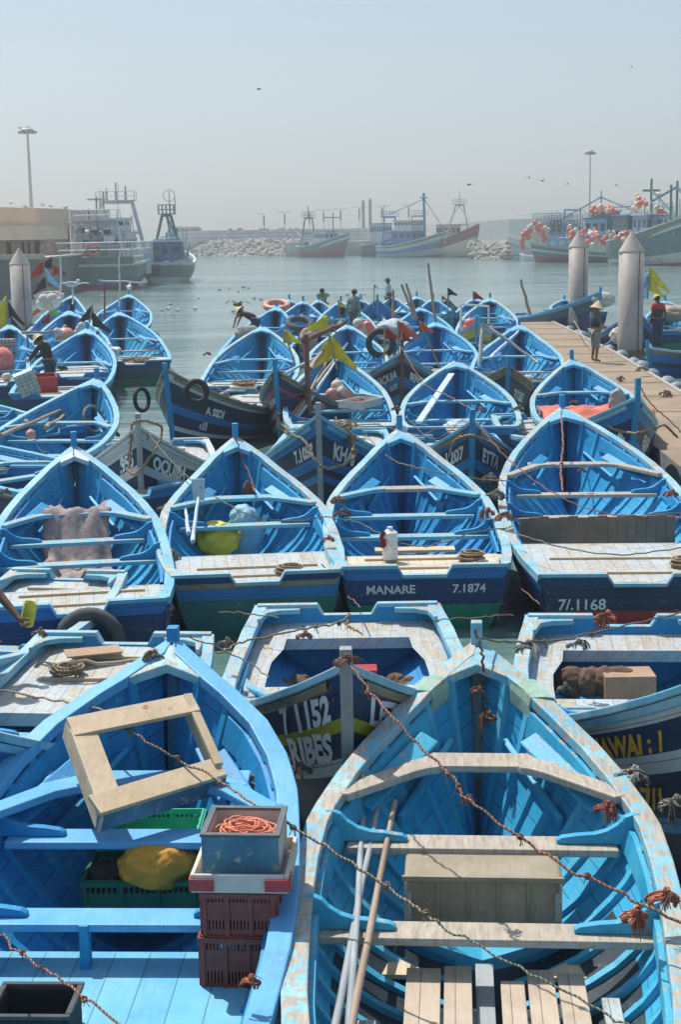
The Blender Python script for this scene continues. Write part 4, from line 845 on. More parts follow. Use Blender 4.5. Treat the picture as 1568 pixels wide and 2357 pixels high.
    # right cluster
    e, sec, Zg, Wd, L = ship('white hulled boat carrying a tall rack of lobster traps', (1400, 600), (1172, 601), 3.4, 1.9, 1.8, 4.6, [(.2, mW), (.62, mPal), (.68, mB), (.8, mPal), (1, mR)], matg, Ls=13)
    cabin(e, -2, 1.4, 1.4, 1.9, 4.8, mW, mW, mGl, 3)
    for sx in (-1.6, 1.6):
        b = MB()
        for i in range(9):
            for z in range(6): b.tube([(sx, -.4+i*.42+cos(t*PI/3)*.2, 3.4+z*.45+sin(t*PI/3)*.2) for t in range(6)], .045, 4, closed=True)
        b.build('trap_rack', mGr, e)
    for sx in (-1, 1): tubes(e, 'rack_frame', [[(sx*1.6, -.6, 1.5), (sx*1.6, -.6, 6.1)], [(sx*1.6, 3.4, 1.5), (sx*1.6, 3.4, 6.1)], [(sx*1.6, -.6, 6.1), (sx*1.6, 3.4, 6.1)], [(sx*1.6, -.6, 3.2), (sx*1.6, 3.4, 3.2)]], .06, mGr)
    clutter(e, -5, 4, 1.5, 2.2, 20, [mB, MATS['buoy_orange'], mW, mR, mTeal], .6)
    e, sec, Zg, Wd, L = ship('long weathered blue green trawler heaped with buoys and cages', (1570, 606), (1238, 607), 3.6, 2.0, 2.6, 5.2, [(.1, mPal), (.3, mPal), (.42, mTeal), (.48, mPal), (.62, mTeal), (1, mR)], mats, Ls=20)
    cabin(e, -.6, 2.4, 1.6, 2.0, 5.2, mLB, mTeal, mGl, 3); cabin(e, -5, -1.8, 1.6, 2.0, 4.6, mW, mB, mGl, 3); cabin(e, -1, 1.6, 1.3, 5.3, 6.0, mTeal, mLB, mGl, 2); cabin(e, -8, -5.6, 1.7, 2.2, 5.0, mLB, mW, mGl, 2); rigging(e, -8, 8, 2.4, 7.0, 50, mGr); gantry(e, 5.0, 2.1, 2.2, 6.3, .09, mB, False, 'cage_frame', 0, 1)
    tubes(e, 'mast', [[(0, 1, 4), (0, 1, 8.4)], [(-.6, 1, 7.6), (.6, 1, 7.6)], [(0, 1, 7.7), (0, 8, 4.6)], [(0, 1, 7.7), (0, -8, 4.4)], [(-2.6, 1, 6.4), (2.6, -3, 6.6)]], .09, mGr)
    for sx in (-1, 1):
        b = MB()
        for i in range(11):
            for z in range(6): b.box((sx*2.0, 3.4+i*.38, 3.0+z*.52), (.05, .06 if z % 2 else .33, .42 if z % 2 else .06))
        b.build('cage', mB, e)
        b = MB(); b.box((sx*2.25, 5.2, 2.5), (.12, 4.4, 1.1)); 
        b.build('blue_side_board', plain('bright_side_blue', srgb(96, 160, 205), .6), e)
        for k in range(3): b = MB(); b.ball((sx*2.3, 3.9+k*1.3, 2.5), .33, 0, 10, 6, (.25, 1.3, 1)); b.build('porthole', mPal, e)
        for k in range(7): b = MB(); b.tube([(sx*2.12, 5.6+(k % 4)*.55+cos(t*PI/6)*.26, 4.2+(k//4)*.6+sin(t*PI/6)*.3) for t in range(12)], .07, 5, closed=True); b.build('hung_ring', mD, e)
    clutter(e, -8, 7, 1.8, 2.4, 50, [mB, mTeal, mW, mR, mD, mPal, MATS['buoy_orange']], .75); clutter(e, -4.5, 2, 1.4, 5.0, 14, [mB, mTeal, mW, mD], .5)
    e, sec, Zg, Wd, L = ship('tall teal bowed trawler moored at the right edge behind the piles', (1425, 610), (1600, 616), 5.6, 3.0, 2.6, 5.6, [(.14, mG), (.4, mTeal), (.62, mTeal), (.8, mPal), (1, mR)], mats, Ls=16, raked=2)
    cabin(e, -6, -2.6, 1.7, 2.6, 5.4, mTeal, mB, mGl, 3); cabin(e, -1.8, 1.4, 1.5, 2.6, 5.4, mLB, mW, mGl, 3); rigging(e, -7, 7, 3.2, 8.0, 44, mTeal); tubes(e, 'mast', [[(0, -.5, 3), (0, -.5, 9.2)], [(0, -.5, 8), (0, 5.5, 5)], [(0, -.5, 7), (1.6, 3.5, 3.4)], [(-1, -.5, 8.0), (1, -.5, 8.0)]], .13, mTeal)
    tubes(e, 'second_mast', [[(0, 5.2, 3), (0, 5.2, 8.8)], [(.7, 5.2, 4), (.7, 5.2, 8.4)], [(0, 5.2, 8.2), (0, 9, 5.6)], [(0, 5.2, 8.2), (0, -.5, 6.8)]], .13, mTeal)
    clutter(e, -7, 5, 1.8, 3.0, 40, [mB, mTeal, mW, mR, mD, mPal, MATS['buoy_orange']], .8)
    # little skiffs at the ships
    for (s, b2, lab, m) in (((1258, 602), (1203, 602), 'small white skiff tied under the trap carrying boat', mW), ((1112, 590), (1146, 590), 'small blue skiff at the foot of the stone quay', mB)):
        e, sec, Zg, Wd, L = ship(lab, s, b2, 1.0, .6, .6, 1.6, [(.2, mW), (1, m)], matg, name='skiff', raked=.4)
        clutter(e, -1, 1, .4, .5, 5, [mW, mD, mR], .3)
    # brown plank bow at the right edge
    e, sec, Zg, Wd, L = ship('huge old plank hull with its bow cut by the right edge', (1760, 660), (1520, 715), 4.3, 3.2, 3.2, 5.0, [(.34, paint('old_hull_planks_green', srgb(150, 146, 120), srgb(172, 168, 146), .4, wood=srgb(120, 96, 84), up=0, planks=(1, 22, .07))), (1, paint('old_hull_planks_red', srgb(140, 104, 92), srgb(160, 130, 116), .4, wood=srgb(170, 160, 140), up=0, planks=(1, 22, .07)))], dict(deck=mDk, rail=mG), Ls=14, raked=1.6)
    tubes(e, 'ladder', [[(-1.2+i*.18, 5.2, 3.2), (-1.2+i*.18, 5.2, 5.2)] for i in range(5)]+[[(-1.2, 5.2, 3.4+i*.3), (-.48, 5.2, 3.4+i*.3)] for i in range(6)], .03, mRail)
    clutter(e, 2, 6, 1.2, 3.4, 14, [mR, mTeal, mD, mW], .5)
    # buoys heaped on the right hand trawlers
    cols = [plain('buoy_red_orange', srgb(232, 110, 84), .45, .1), plain('buoy_pale', srgb(222, 196, 160), .5, .1), plain('buoy_white', srgb(222, 216, 204), .5, .08)]
    protos = []
    for m in cols: b = MB(); b.ball((0, 0, 0), 1, 0, 14, 10, (1, 1, 1.12)); protos.append(b)
    labs = ['orange red buoy among the heaps on the right hand trawlers', 'pale yellowish buoy among the heaps on the right hand trawlers', 'white buoy among the heaps on the right hand trawlers']
    first = {}
    spots = [(1215, 545), (1222, 532), (1232, 538), (1240, 528), (1228, 548), (1205, 552), (1245, 545), (1250, 534), (1212, 535), (1236, 552), (1200, 560), (1222, 520), (1243, 518), (1255, 526), (1258, 548), (1308, 528), (1316, 522), (1320, 540), (1326, 530), (1335, 545), (1345, 560), (1352, 556), (1352, 545), (1362, 540), (1368, 548), (1358, 532), (1370, 528), (1376, 538), (1385, 556), (1340, 535), (1372, 558), (1355, 565), (1365, 565), (1395, 548), (1408, 545), (1420, 546), (1430, 540), (1436, 552), (1445, 548), (1415, 535), (1440, 538), (1452, 545), (1364, 485), (1372, 480), (1380, 484), (1388, 482), (1396, 486), (1402, 480), (1385, 476), (1372, 490), (1410, 484), (1468, 450), (1474, 458), (1466, 470), (1476, 472), (1470, 480), (1480, 466), (1518, 490), (1524, 484), (1530, 492), (1520, 500), (1535, 496), (1516, 452)]
    spots += [(x+rn.uniform(-14, 14), y+rn.uniform(-7, 9)) for x, y in spots]
    for i, (px, py) in enumerate(spots):
        k = (0, 0, 1, 0, 2, 0, 1)[i % 7]; dd = 172 if px > 1300 else 190
        q = atd(px+rn.uniform(-2, 2), py, dd-6+rn.uniform(-2, 2) if px > 1300 else 176); r = rn.uniform(4.2, 6.2)*dd/3500
        if k not in first: o = protos[k].build('buoy', cols[k], smooth=True); first[k] = o
        else: o = first[k].copy(); COL.objects.link(o)
        tag(o, labs[k], 'buoy', 'buoys heaped on the trawlers'); o.location = q; o.scale = (r, r, r)
ships()
# ---------------------------------------------------------------- people
SKIN = plain('skin_tan', srgb(150, 104, 80), .6, .1, 12); SKIN_D = plain('skin_dark', srgb(112, 78, 62), .6, .1, 12)
def skin(name, V, E, Rr, mat, parent=None, sub=2, roots=(0,)):
    me = D.meshes.new(name); me.from_pydata([tuple(v) for v in V], E, []); me.materials.append(mat); o = D.objects.new(name, me); COL.objects.link(o)
    if parent: o.parent = parent
    sk = o.modifiers.new('skin', 'SKIN'); sk.use_smooth_shade = True
    if not me.skin_vertices: me.attributes
    for i, r in enumerate(Rr):
        s = me.skin_vertices[0].data[i]; s.radius = (r, r) if not isinstance(r, tuple) else r; s.use_root = i in roots
    sb = o.modifiers.new('sub', 'SUBSURF'); sb.levels = sub; sb.render_levels = sub
    return o
def rx(p, a, c):
    p = Vector(p)-Vector(c); return Vector((p.x, p.y*cos(a)-p.z*sin(a), p.y*sin(a)+p.z*cos(a)))+Vector(c)
def person(loc, yaw, label, bend=0., legs=None, arms=None, shirt=None, trousers=None, sleeves=1, short=False, vest=None, hat=None, hatm=None, skinm=None, s=1.0, head=0., seat=False, group=None, hold=None, hair=(20, 18, 16)):
    e = empty('person', loc, rad(yaw), label, 'person', group); e.scale = (s, s, s); sm = skinm or SKIN
    zp = .93 if not seat else .50; pel = Vector((0, 0, zp)); d = zp-.93
    up = lambda p: rx((p[0], p[1], p[2]+d), -rad(bend), pel)
    belly = up((0, .01, 1.08)); chest = up((0, .0, 1.27)); nb = up((0, -.01, 1.42)); nk = up((0, .01, 1.49))
    hc = up((0, .03, 1.575)); ht = up((0, .02, 1.66))
    hc = rx(hc, -rad(head), nk); ht = rx(ht, -rad(head), nk); nose = rx(rx(up((0, .125, 1.57)), 0, nk), -rad(head), nk); jaw = rx(up((0, .075, 1.52)), -rad(head), nk)
    A = arms or {}
    sh = {k: up((k*.165, 0, 1.375)) for k in (1, -1)}
    el = {k: (Vector(A[k][0]) if k in A else up((k*.225, -.03, 1.10))) for k in (1, -1)}
    wr = {k: (Vector(A[k][1]) if k in A else up((k*.235, .05, .86))) for k in (1, -1)}
    if seat: kn = {k: Vector((k*.12, .42, .50)) for k in (1, -1)}; an = {k: Vector((k*.12, .44, .09)) for k in (1, -1)}
    else: kn = {k: Vector((k*.10, .025, .49)) for k in (1, -1)}; an = {k: Vector((k*.105, -.02, .085)) for k in (1, -1)}
    if legs:
        for k in legs: kn[k] = Vector(legs[k][0]); an[k] = Vector(legs[k][1])
    hp = {k: Vector((k*.09, 0, zp-.05)) for k in (1, -1)}
    V = [pel, belly, chest, nb, nk, hc, ht, jaw, nose]; E = [(0, 1), (1, 2), (2, 3), (3, 4), (4, 5), (5, 6), (5, 7), (5, 8)]; Rr = [.12, .115, .125, .075, .052, .088, .072, .05, .016]
    roots = [0]
    for k in (1, -1):
        i = len(V); m1 = (el[k]+wr[k])/2; hd = (wr[k]-el[k]).normalized(); palm = wr[k]+hd*.07
        V += [sh[k], el[k], m1, wr[k], palm]; E += [(2, i), (i, i+1), (i+1, i+2), (i+2, i+3), (i+3, i+4)]; Rr += [.062, .042, .037, .026, (.036, .018)]
        i = len(V); toe = an[k]+Vector((0, .15, -.045)); cf = (kn[k]*.6+an[k]*.4)
        V += [hp[k], kn[k], cf, an[k], toe]; E += [(0, i), (i, i+1), (i+1, i+2), (i+2, i+3), (i+3, i+4)]; Rr += [.09, .058, .052, .036, .034]
        side = hd.cross(Vector((0, 0, 1))); side = side.normalized() if side.length > .2 else Vector((0, 1, 0)); dn = side.cross(hd)
        curl = 1.0 if (hold and k in hold) else .45
        for f in range(4):
            b = palm+side*(f-1.5)*.018; L = (.072, .08, .076, .06)[f]; i = len(V)
            c1 = b+hd*L*.45; d2 = (hd*cos(curl)+dn*sin(curl)); c2 = c1+d2*L*.35; d3 = (hd*cos(curl*2)+dn*sin(curl*2)); c3 = c2+d3*L*.3
            V += [b, c1, c2, c3]; E += [(i, i+1), (i+1, i+2), (i+2, i+3)]; Rr += [.009, .0088, .008, .007]; roots.append(i)
        i = len(V); b = wr[k]+hd*.025-side*.02; V += [b, b-side*.03+hd*.025+dn*.01, b-side*.035+hd*.06+dn*.03]; E += [(i, i+1), (i+1, i+2)]; Rr += [.012, .010, .009]; roots.append(i)
    skin('body', V, E, Rr, sm, e, 1, roots)
    if shirt:
        V = [pel+Vector((0, 0, .02)), belly, chest, nb]; E = [(0, 1), (1, 2), (2, 3)]; Rr = [.142, .142, .15, .085]
        for k in (1, -1):
            i = len(V); V += [sh[k], sh[k].lerp(el[k], .55 if sleeves < 1 else 1)]; E += [(2, i), (i, i+1)]; Rr += [.082, .06]
            if sleeves >= 1: V.append(el[k].lerp(wr[k], .85 if sleeves > 1 else .3)); E.append((i+1, i+2)); Rr.append(.044)
        skin('shirt', V, E, Rr, shirt, e, 1)
    if vest:
        V = [pel+Vector((0, 0, .03)), belly, chest, nb, sh[1]*.9+chest*.1, sh[-1]*.9+chest*.1]; skin('vest', V, [(0, 1), (1, 2), (2, 3), (2, 4), (2, 5)], [.158, .16, .17, .095, .088, .088], vest, e, 1)
    if trousers:
        V = [pel+Vector((0, 0, .03))]; E = []; Rr = [.14]
        for k in (1, -1):
            i = len(V); en = kn[k].lerp(an[k], .25 if short else .9); V += [hp[k], kn[k], en]; E += [(0, i), (i, i+1), (i+1, i+2)]; Rr += [.112, .082, .075 if short else .062]
        skin('trousers', V, E, Rr, trousers, e, 1)
    # eyes, ears, hair or headgear, in the frame of the head
    fz = (ht-hc).normalized(); fy = (nose-hc); fy = (fy-fz*fy.dot(fz)).normalized(); fx = fy.cross(fz); Rm = Matrix((fx, fy, fz)).transposed()
    for k in (1, -1):
        b = MB(); b.ball(hc+Rm@Vector((k*.032, .083, .012)), .011, 0, 8, 5); b.build('eye', plain('eye_dark', srgb(30, 24, 22), .3), e)
        b = MB(); b.ball(hc+Rm@Vector((k*.09, .0, -.005)), .024, 0, 8, 5, (.45, .8, 1.2), R=Rm); b.build('ear', sm, e)
    top = hc+Rm@Vector((0, 0, .05))
    hm = plain('hair_%d' % hair[0], srgb(*hair), .8)
    b = MB(); b.ball(hc+Rm@Vector((0, -.022, .03)), .097, 0, 12, 8, (.98, 1.0, .95), .08, 5, Rm); b.build('hair', hm, e, smooth=True)
    if hat:
        b = MB()
        if hat == 'straw': b.lathe(top, [(.19, -.045), (.17, -.01), (.105, .02), (.098, .06), (.085, .115), (.02, .125)], 18, R=Rm, capb=False)
        elif hat == 'cone': b.lathe(top, [(.215, -.08), (.15, -.01), (.10, .05), (.055, .11), (.012, .15)], 18, R=Rm, capb=False)
        elif hat == 'cap':
            b.lathe(top, [(.108, -.035), (.11, .0), (.1, .045), (.06, .08), (.005, .09)], 16, R=Rm, capb=False)
            P = [(-.075, .08), (-.06, .16), (0, .185), (.06, .16), (.075, .08)]; Mt = Matrix.Translation(top) @ Rm.to_4x4() @ Matrix.Translation((0, 0, -.03)); b.prism(P[::-1], .01, Mt)
        else: b.lathe(top, [(.107, -.05), (.11, .0), (.1, .05), (.06, .09), (.005, .1)], 16, R=Rm, capb=False)
        b.build('hat', hatm, e, smooth=True)
    return e, wr
c_navy = plain('cloth_navy', srgb(44, 54, 80), .9); c_grey = plain('cloth_grey', srgb(132, 136, 130), .9); c_dgrey = plain('cloth_dark_grey', srgb(84, 92, 92), .9); c_black = plain('cloth_black', srgb(36, 38, 40), .9)
c_jean = plain('cloth_denim', srgb(40, 62, 84), .9); c_sage = plain('cloth_sage', srgb(126, 138, 128), .9); c_red = plain('cloth_red', srgb(200, 50, 48), .85); c_yel = plain('cap_yellow', srgb(222, 214, 120), .8)
c_straw = plain('straw', srgb(206, 184, 148), .95, .15, 30); c_stripe = plain('cloth_pale_stripe', srgb(176, 186, 196), .9, .3, 14); c_brown = plain('cloth_brown_vest', srgb(66, 58, 56), .9)
p = at(1370, 834, .43)
person(p, 62 - 90 + -40, 'person in a pointed straw hat, navy vest and grey shorts standing on the walkway', arms={-1: ((-.26, .06, 1.12), (-.12, .26, .98)), 1: ((.25, .0, 1.12), (.14, .24, 1.0))}, shirt=c_dgrey, sleeves=1, vest=c_navy, trousers=c_grey, short=True, hat='cone', hatm=c_straw, head=22, s=.98)
p = at(1514, 806, .35)
person(p, 22, 'person in a yellow cap, red shirt and dark vest standing by the near pile', arms={1: ((.27, -.02, 1.1), (.30, .12, .84))}, shirt=c_red, sleeves=.5, vest=c_brown, trousers=c_jean, hat='cap', hatm=c_yel, head=28, skinm=SKIN_D, s=1.02)
p = at(118, 912, .35)
person(p, 62, 'person in a pale brimmed hat and black top leaning over a boat at the left', bend=24, arms={1: ((.2, .42, 1.08), (.12, .62, .95)), -1: ((-.2, .42, 1.06), (-.1, .62, .93))}, shirt=c_black, sleeves=2, trousers=c_jean, hat='straw', hatm=c_straw, head=30, s=.92)
p = at(746, 726, .5)
person(p, 170, 'person in a green knitted cap and grey smock sitting at the back of the raft', seat=True, bend=25, arms={1: ((.28, .18, .88), (.08, .36, .72)), -1: ((-.28, .18, .88), (-.08, .36, .72))}, shirt=c_sage, sleeves=2, trousers=c_dgrey, hat='knit', hatm=plain('knit_green', srgb(44, 60, 54), .95), head=30, s=1.05)
p = at(815, 775, .45)
person(p, -25, 'person seen from behind in a sage green jumper and dark cap', bend=6, shirt=c_sage, sleeves=2, trousers=c_dgrey, hat='cap', hatm=c_dgrey, s=1.0)
p = at(895, 735, .55)
person(p, 75, 'bearded person in a dark cap and striped shirt standing at the back of the raft', shirt=c_stripe, sleeves=2, trousers=c_navy, hat='cap', hatm=c_dgrey, s=1.0)
p = at(903, 745, .5)
person(p, 110, 'person in a dark patterned top and cap sitting below the standing one', seat=True, bend=8, shirt=c_navy, sleeves=2, trousers=c_jean, hat='cap', hatm=c_brown, s=1.0)
p = at(590, 800, .45)
person(p, 70, 'person in a pointed hat and dark shirt bending over the barrel boat', bend=62, arms={1: ((.2, .62, 1.0), (.15, .72, .76)), -1: ((-.2, .62, 1.0), (-.12, .72, .76))}, shirt=c_black, sleeves=.5, trousers=c_jean, hat='cone', hatm=c_straw, s=1.0)
# the reaching person just outside the left edge and the yellow jug in the hand
hw_ = at(40, 1420, 1.12)
pe, wr = person((hw_.x-.62, hw_.y, .3), -90, 'person reaching in from the left edge with a cut yellow jug in the hand', bend=30, arms={-1: ((-.12, .45, .98), (0, .62, .82)), 1: ((.2, .25, .9), (.2, .4, .75))}, shirt=c_jean, sleeves=.5, trousers=c_navy, skinm=SKIN_D, hold=(-1,))
b = MB(); jq = at(58, 1412, 1.12); b.lathe(jq-Vector((0, 0, .1)), [(.055, 0), (.058, .02), (.058, .16), (.05, .19), (.055, .2), (.05, .195), (.05, .02)], 14, R=Matrix.Rotation(.25, 3, 'Y')); tag(b.build('jug', plain('yellow_plastic', srgb(190, 190, 60), .4), smooth=True), 'cut yellow plastic jug held out in a hand at the left edge', 'jug')
# ---------------------------------------------------------------- things in and on the boats
def bl(k, x, u, z):
    t = BT[k]; c, s = cos(t.yaw), sin(t.yaw); y = t.Y(u); return Vector((t.c.x+c*x-s*y, t.c.y+s*x+c*y, z))
def sack(p, r, sc, m, label, cat='sack', name='sack', yaw=0, amp=.45, fr=2.4, seed=1, group=None):
    b = MB(); b.ball((0, 0, 0), r, 0, 44, 30, sc, amp*.3, fr, None, seed)
    for i, v in enumerate(b.v):                     # gathered creases
        a = math.atan2(v[1], v[0]); zn = v[2]/r; k = 1-.20*(1-abs(sin(a*4.5+seed+4*mnoise.noise(Vector(v)*(1.6/r)))))**2*(.4+.6*max(zn, 0))-.10*(1-abs(sin(zn*4+5*mnoise.noise(Vector(v)*(2.2/r)+Vector((seed, 3, 1))))))**3-.14*abs(mnoise.noise(Vector(v)*(5/r*.2)+Vector((seed, 0, 0))))-.08*abs(mnoise.noise(Vector(v)*(14/r*.2))); b.v[i] = (v[0]*k, v[1]*k, v[2])
    o = b.build(name, m, smooth=True); o.location = p; o.rotation_euler = (0, 0, yaw); return tag(o, label, cat, group)
def crate(p, sz, yaw, m, label, perf=True, solid=None, tilt=0, group=None):
    e = empty('crate', p, yaw, label, 'crate', group); e.rotation_euler = (tilt, 0, yaw); x, y, z = sz; b = MB(); t = .012
    b.box((0, 0, t/2), (x, y, t)); b.build('base', m, e)
    for nm, c, s_ in (('side', (0, -y/2, z/2), (x, t, z)), ('side', (0, y/2, z/2), (x, t, z)), ('end', (-x/2, 0, z/2), (t, y-t, z)), ('end', (x/2, 0, z/2), (t, y-t, z))):
        b = MB(); ax = 0 if s_[0] > s_[1] else 1; n = 5; rl = s_[ax]
        if perf:
            for q in (0, z*.36, z*.68, z-.02): h = .03 if q in (0, z-.02) else .022; cc = [c[0], c[1], q+h/2]; ss = list(s_); ss[2] = h; b.box(cc, ss)
            for i in range(n*4+1):
                cc = [c[0], c[1], z*.2]; cc[ax] += -rl/2+.006+i*(rl-.012)/(n*4); ss = [t*.9, t*.9, z*.38]; b.box(cc, ss)
                cc = list(cc); cc[2] = z*.83; ss = [t*.9, t*.9, z*.34]; b.box(cc, ss)
            b.box((c[0], c[1], z*.52), tuple(v*.97 if i_ == ax else (v*.8 if i_ != 2 else z*.34) for i_, v in enumerate(s_)))
        else: b.box(c, s_)
        for i in range(4):
            cc = [c[0], c[1], z/2]; cc[ax] += -rl/2+.01+i*(rl-.02)/3; ss = [.02, .02, z*.98]; ss[1-ax] = .03; b.box(cc, ss)
        b.build(nm, m, e)
    for sx in (1, -1): b = MB(); b.box((0, sx*(y/2+.006), z-.012), (x+.03, .022, .026)); b.box((sx*(x/2+.006), 0, z-.013), (.022, y-.02, .026)); b.build('rim', m, e)
    return e
def pole(a, b_, r, label, m=None, name='pole', cat='pole', group=None, bendy=.02):
    a = Vector(a); b_ = Vector(b_); rn = random.Random(int(a.x*100)+int(b_.y*10)); P = [a.lerp(b_, i/6)+Vector((rn.uniform(-1, 1), rn.uniform(-1, 1), rn.uniform(-1, 1)))*bendy*(0 < i < 6) for i in range(7)]
    b = MB(); b.tube(P, [r*(1.1-.35*i/6) for i in range(7)], 8); return tag(b.build(name, m or M_pole, smooth=True), label, cat, group)
def flagpole(px, py, ptx, pty, z, y, size, col, label, pole_m=None, flags=1, cols=None, droop=.5):
    a = atd(px, py, y); t = atd(ptx, pty, y+.05); e = empty('marker_flag', a, 0, label, 'flag'); d = t-a
    b = MB(); b.tube([(0, 0, 0), tuple(d*.5+Vector((.01, 0, 0))), tuple(d)], .022, 6); b.build('pole', pole_m or M_pole, e)
    for i in range(flags):
        rn = random.Random(i+int(px)); top = d*(1-.16*i); s = size*rn.uniform(.85, 1.15); sg = 1 if (i % 2 == 0) == (size > 0) else -1; s = abs(s)
        b = MB(); rows = []
        for j in range(6):
            u = j/5; rows.append([(top+Vector((sg*u*s*.75, .06*sin(u*7+i), -s*(droop*u)-v*s*.62*(1-u*.8)+.02*sin(v*5+u*6))), (u, v)) for v in (0, .33, .66, 1)])
        b.grid(rows); o = b.build('flag', (cols or [col])[i % len(cols or [col])], e, smooth=True); sm_ = o.modifiers.new('thick', 'SOLIDIFY'); sm_.thickness = .004
    return e
def tyre(p, R, nrm, label, m=None, w=.06, group=None):
    n = Vector(nrm).normalized(); q = n.to_track_quat('Z', 'Y').to_matrix(); b = MB()
    b.tube([Vector(p)+q@Vector((cos(t*PI/12)*R, sin(t*PI/12)*R, 0)) for t in range(24)], w, 8, closed=True); return tag(b.build('tyre', m or M_tyre, smooth=True), label, 'tyre', group)
def ball(p, r, m, label, cat='buoy', name='buoy', sc=(1, 1, 1), group=None):
    b = MB(); b.ball((0, 0, 0), r, 0, 16, 12, sc, .04, 2); b.ball((0, 0, r*sc[2]*1.02), r*.22, 0, 8, 6); o = b.build(name, m, smooth=True, loc=p); return tag(o, label, cat, group)
def flagm(n, c):
    return plain(n, c, .9, .2, 5)
F_yel = flagm('flag_yellow', srgb(220, 200, 50)); F_or = flagm('flag_orange', srgb(206, 98, 76)); F_red = flagm('flag_red', srgb(176, 48, 48)); F_blk = flagm('flag_black', srgb(34, 38, 38)); F_grn = flagm('flag_green', srgb(120, 200, 110)); F_blu = flagm('flag_pale_blue', srgb(150, 190, 220))
P_foam = plain('foam', srgb(196, 188, 178), .8, .1, 8); P_pink = plain('buoy_pink', srgb(202, 140, 122), .5, .12, 5); P_red = plain('plastic_red', srgb(168, 56, 56), .5, .2, 6)
# ---- front left boat
def frame():
    q = [at(232, 1872, 1.10), at(524, 1782, 1.12), at(440, 1596, 1.46), at(152, 1652, 1.44)]
    e = empty('wooden_frame', q[0], 0, 'open rectangular frame of bare planks lying across the front left boat', 'wooden frame'); o = q[0]; q = [v-o for v in q]
    n = (q[1]-q[0]).cross(q[3]-q[0]).normalized()
    def plank(a, b_, wd, inn, nm, th=.028, dz=0):
        d = (b_-a).normalized(); s_ = n.cross(d).normalized()*wd*inn; b = MB(); P = [a, b_, b_+s_, a+s_]
        lo = [b.add(v-n*th+n*dz, (v.x, v.y)) for v in P]; hi = [b.add(v+n*dz, (v.x*.3, v.y)) for v in P]
        b.face(lo[::-1]); b.face(hi)
        for i in range(4): b.face((lo[i], lo[(i+1) % 4], hi[(i+1) % 4], hi[i]))
        if (P[1]-P[0]).cross(P[3]-P[0]).dot(n) < 0: b.f = [f[::-1] for f in b.f]
        return b.build(nm, M_wood, e, bevel=.004)
    plank(q[0], q[1], .145, 1, 'plank'); plank(q[3], q[2], .15, -1, 'plank', dz=.003)
    plank(q[0]+(q[3]-q[0])*.112, q[3]-(q[3]-q[0])*.118, .15, -1, 'plank', dz=-.002); plank(q[1]+(q[2]-q[1])*.118, q[2]-(q[2]-q[1])*.01, .055, 1, 'plank', dz=.012)
    mb_ = paint('frame_side_blue', srgb(58, 104, 130), srgb(90, 130, 150), .45, up=0)
    for a, b_, mm in ((q[0], q[1], mb_), (q[1], q[2], M_wood), (q[2], q[3], mb_), (q[3], q[0], M_wood)):
        b = MB(); c0 = a-n*.03; c1 = b_-n*.03; d = (c1-c0).normalized(); s_ = n.cross(d)*.022; P = [c0, c1, c1+s_, c0+s_]
        lo = [b.add(v-n*.12) for v in P]; hi = [b.add(v) for v in P]; b.face(lo[::-1]); b.face(hi)
        for i in range(4): b.face((lo[i], lo[(i+1) % 4], hi[(i+1) % 4], hi[i]))
        b.build('side_board', mm, e)
frame()
yA = BT['A'].yaw
# floor of the front left boat
def floorpatch(k, u0, u1, z, m, name='floor_board', inset=.1, hw=None):
    t = BT[k]; b = MB(); rows = []
    for i in range(7):
        u = lerp(u0, u1, i/6); x = min((t.Wd(u)-inset)*.93, hw or 9); rows.append([((-x, t.Y(u), z), (-x, u)), ((0, t.Y(u), z), (0, u)), ((x, t.Y(u), z), (x, u))])
    b.grid(rows, flip=True); b.box((0, t.Y(u0), z-.03), (2*min((t.Wd(u0)-inset)*.9, hw or 9), .03, .055)); return b.build(name, m, t.root)
floorpatch('A', .475, 1.0, .5, M_deckA)
b = MB(); t = BT['A']; b.box((-.12, t.Y(.49)-.08, .46), (.05, .07, .55)); b.build('bench_post', M_knee, t.root, bevel=.006)
g_dark = plain('crate_green', srgb(22, 92, 70), .45, .2, 6); g_light = plain('crate_mint', srgb(70, 180, 150), .45, .1, 6); c_mar = plain('crate_maroon', srgb(128, 58, 46), .5, .25, 8)
p = at(330, 2078, .50); crate((p.x, p.y+.1, .40), (.62, .40, .27), yA+.03, g_dark, 'dark green plastic fish crate under the yellow oilskin bundle')
p = at(345, 1940, .62); crate((p.x, p.y+.12, .50), (.58, .38, .2), yA+.02, g_light, 'mint green perforated crate just behind the yellow oilskin bundle')
sack((at(362, 1990, .74)), .20, (1.15, .85, .66), plain('oilskin_yellow', srgb(196, 142, 44), .55, .15, 4, bump=.5), 'crumpled ochre yellow oilskin bundle on a green crate', 'bundle', 'bundle', .2, .4, 2.2, 3)
sack((at(255, 2010, .64)), .13, (1.2, .8, .6), plain('net_dark', srgb(50, 58, 54), .95, .4, 30), 'dark folded net stuffed in the green crate', 'net', 'net', .2, .6, 3, 5)
sack((at(205, 1815, .70)), .17, (.8, .8, 1.3), plain('tarp_blue', srgb(70, 150, 196), .6, .15, 5), 'light blue plastic sack standing beside the wooden frame', 'sack', 'sack', .4, .5, 2.3, 8)
sack((at(290, 1735, .62)), .20, (1.0, .9, 1.0), plain('quilt_blue_purple', srgb(84, 130, 190), .7, .25, 3), 'blue and mauve cloth bag seen through the wooden frame', 'bag', 'bag', .4, .5, 2.3, 11)
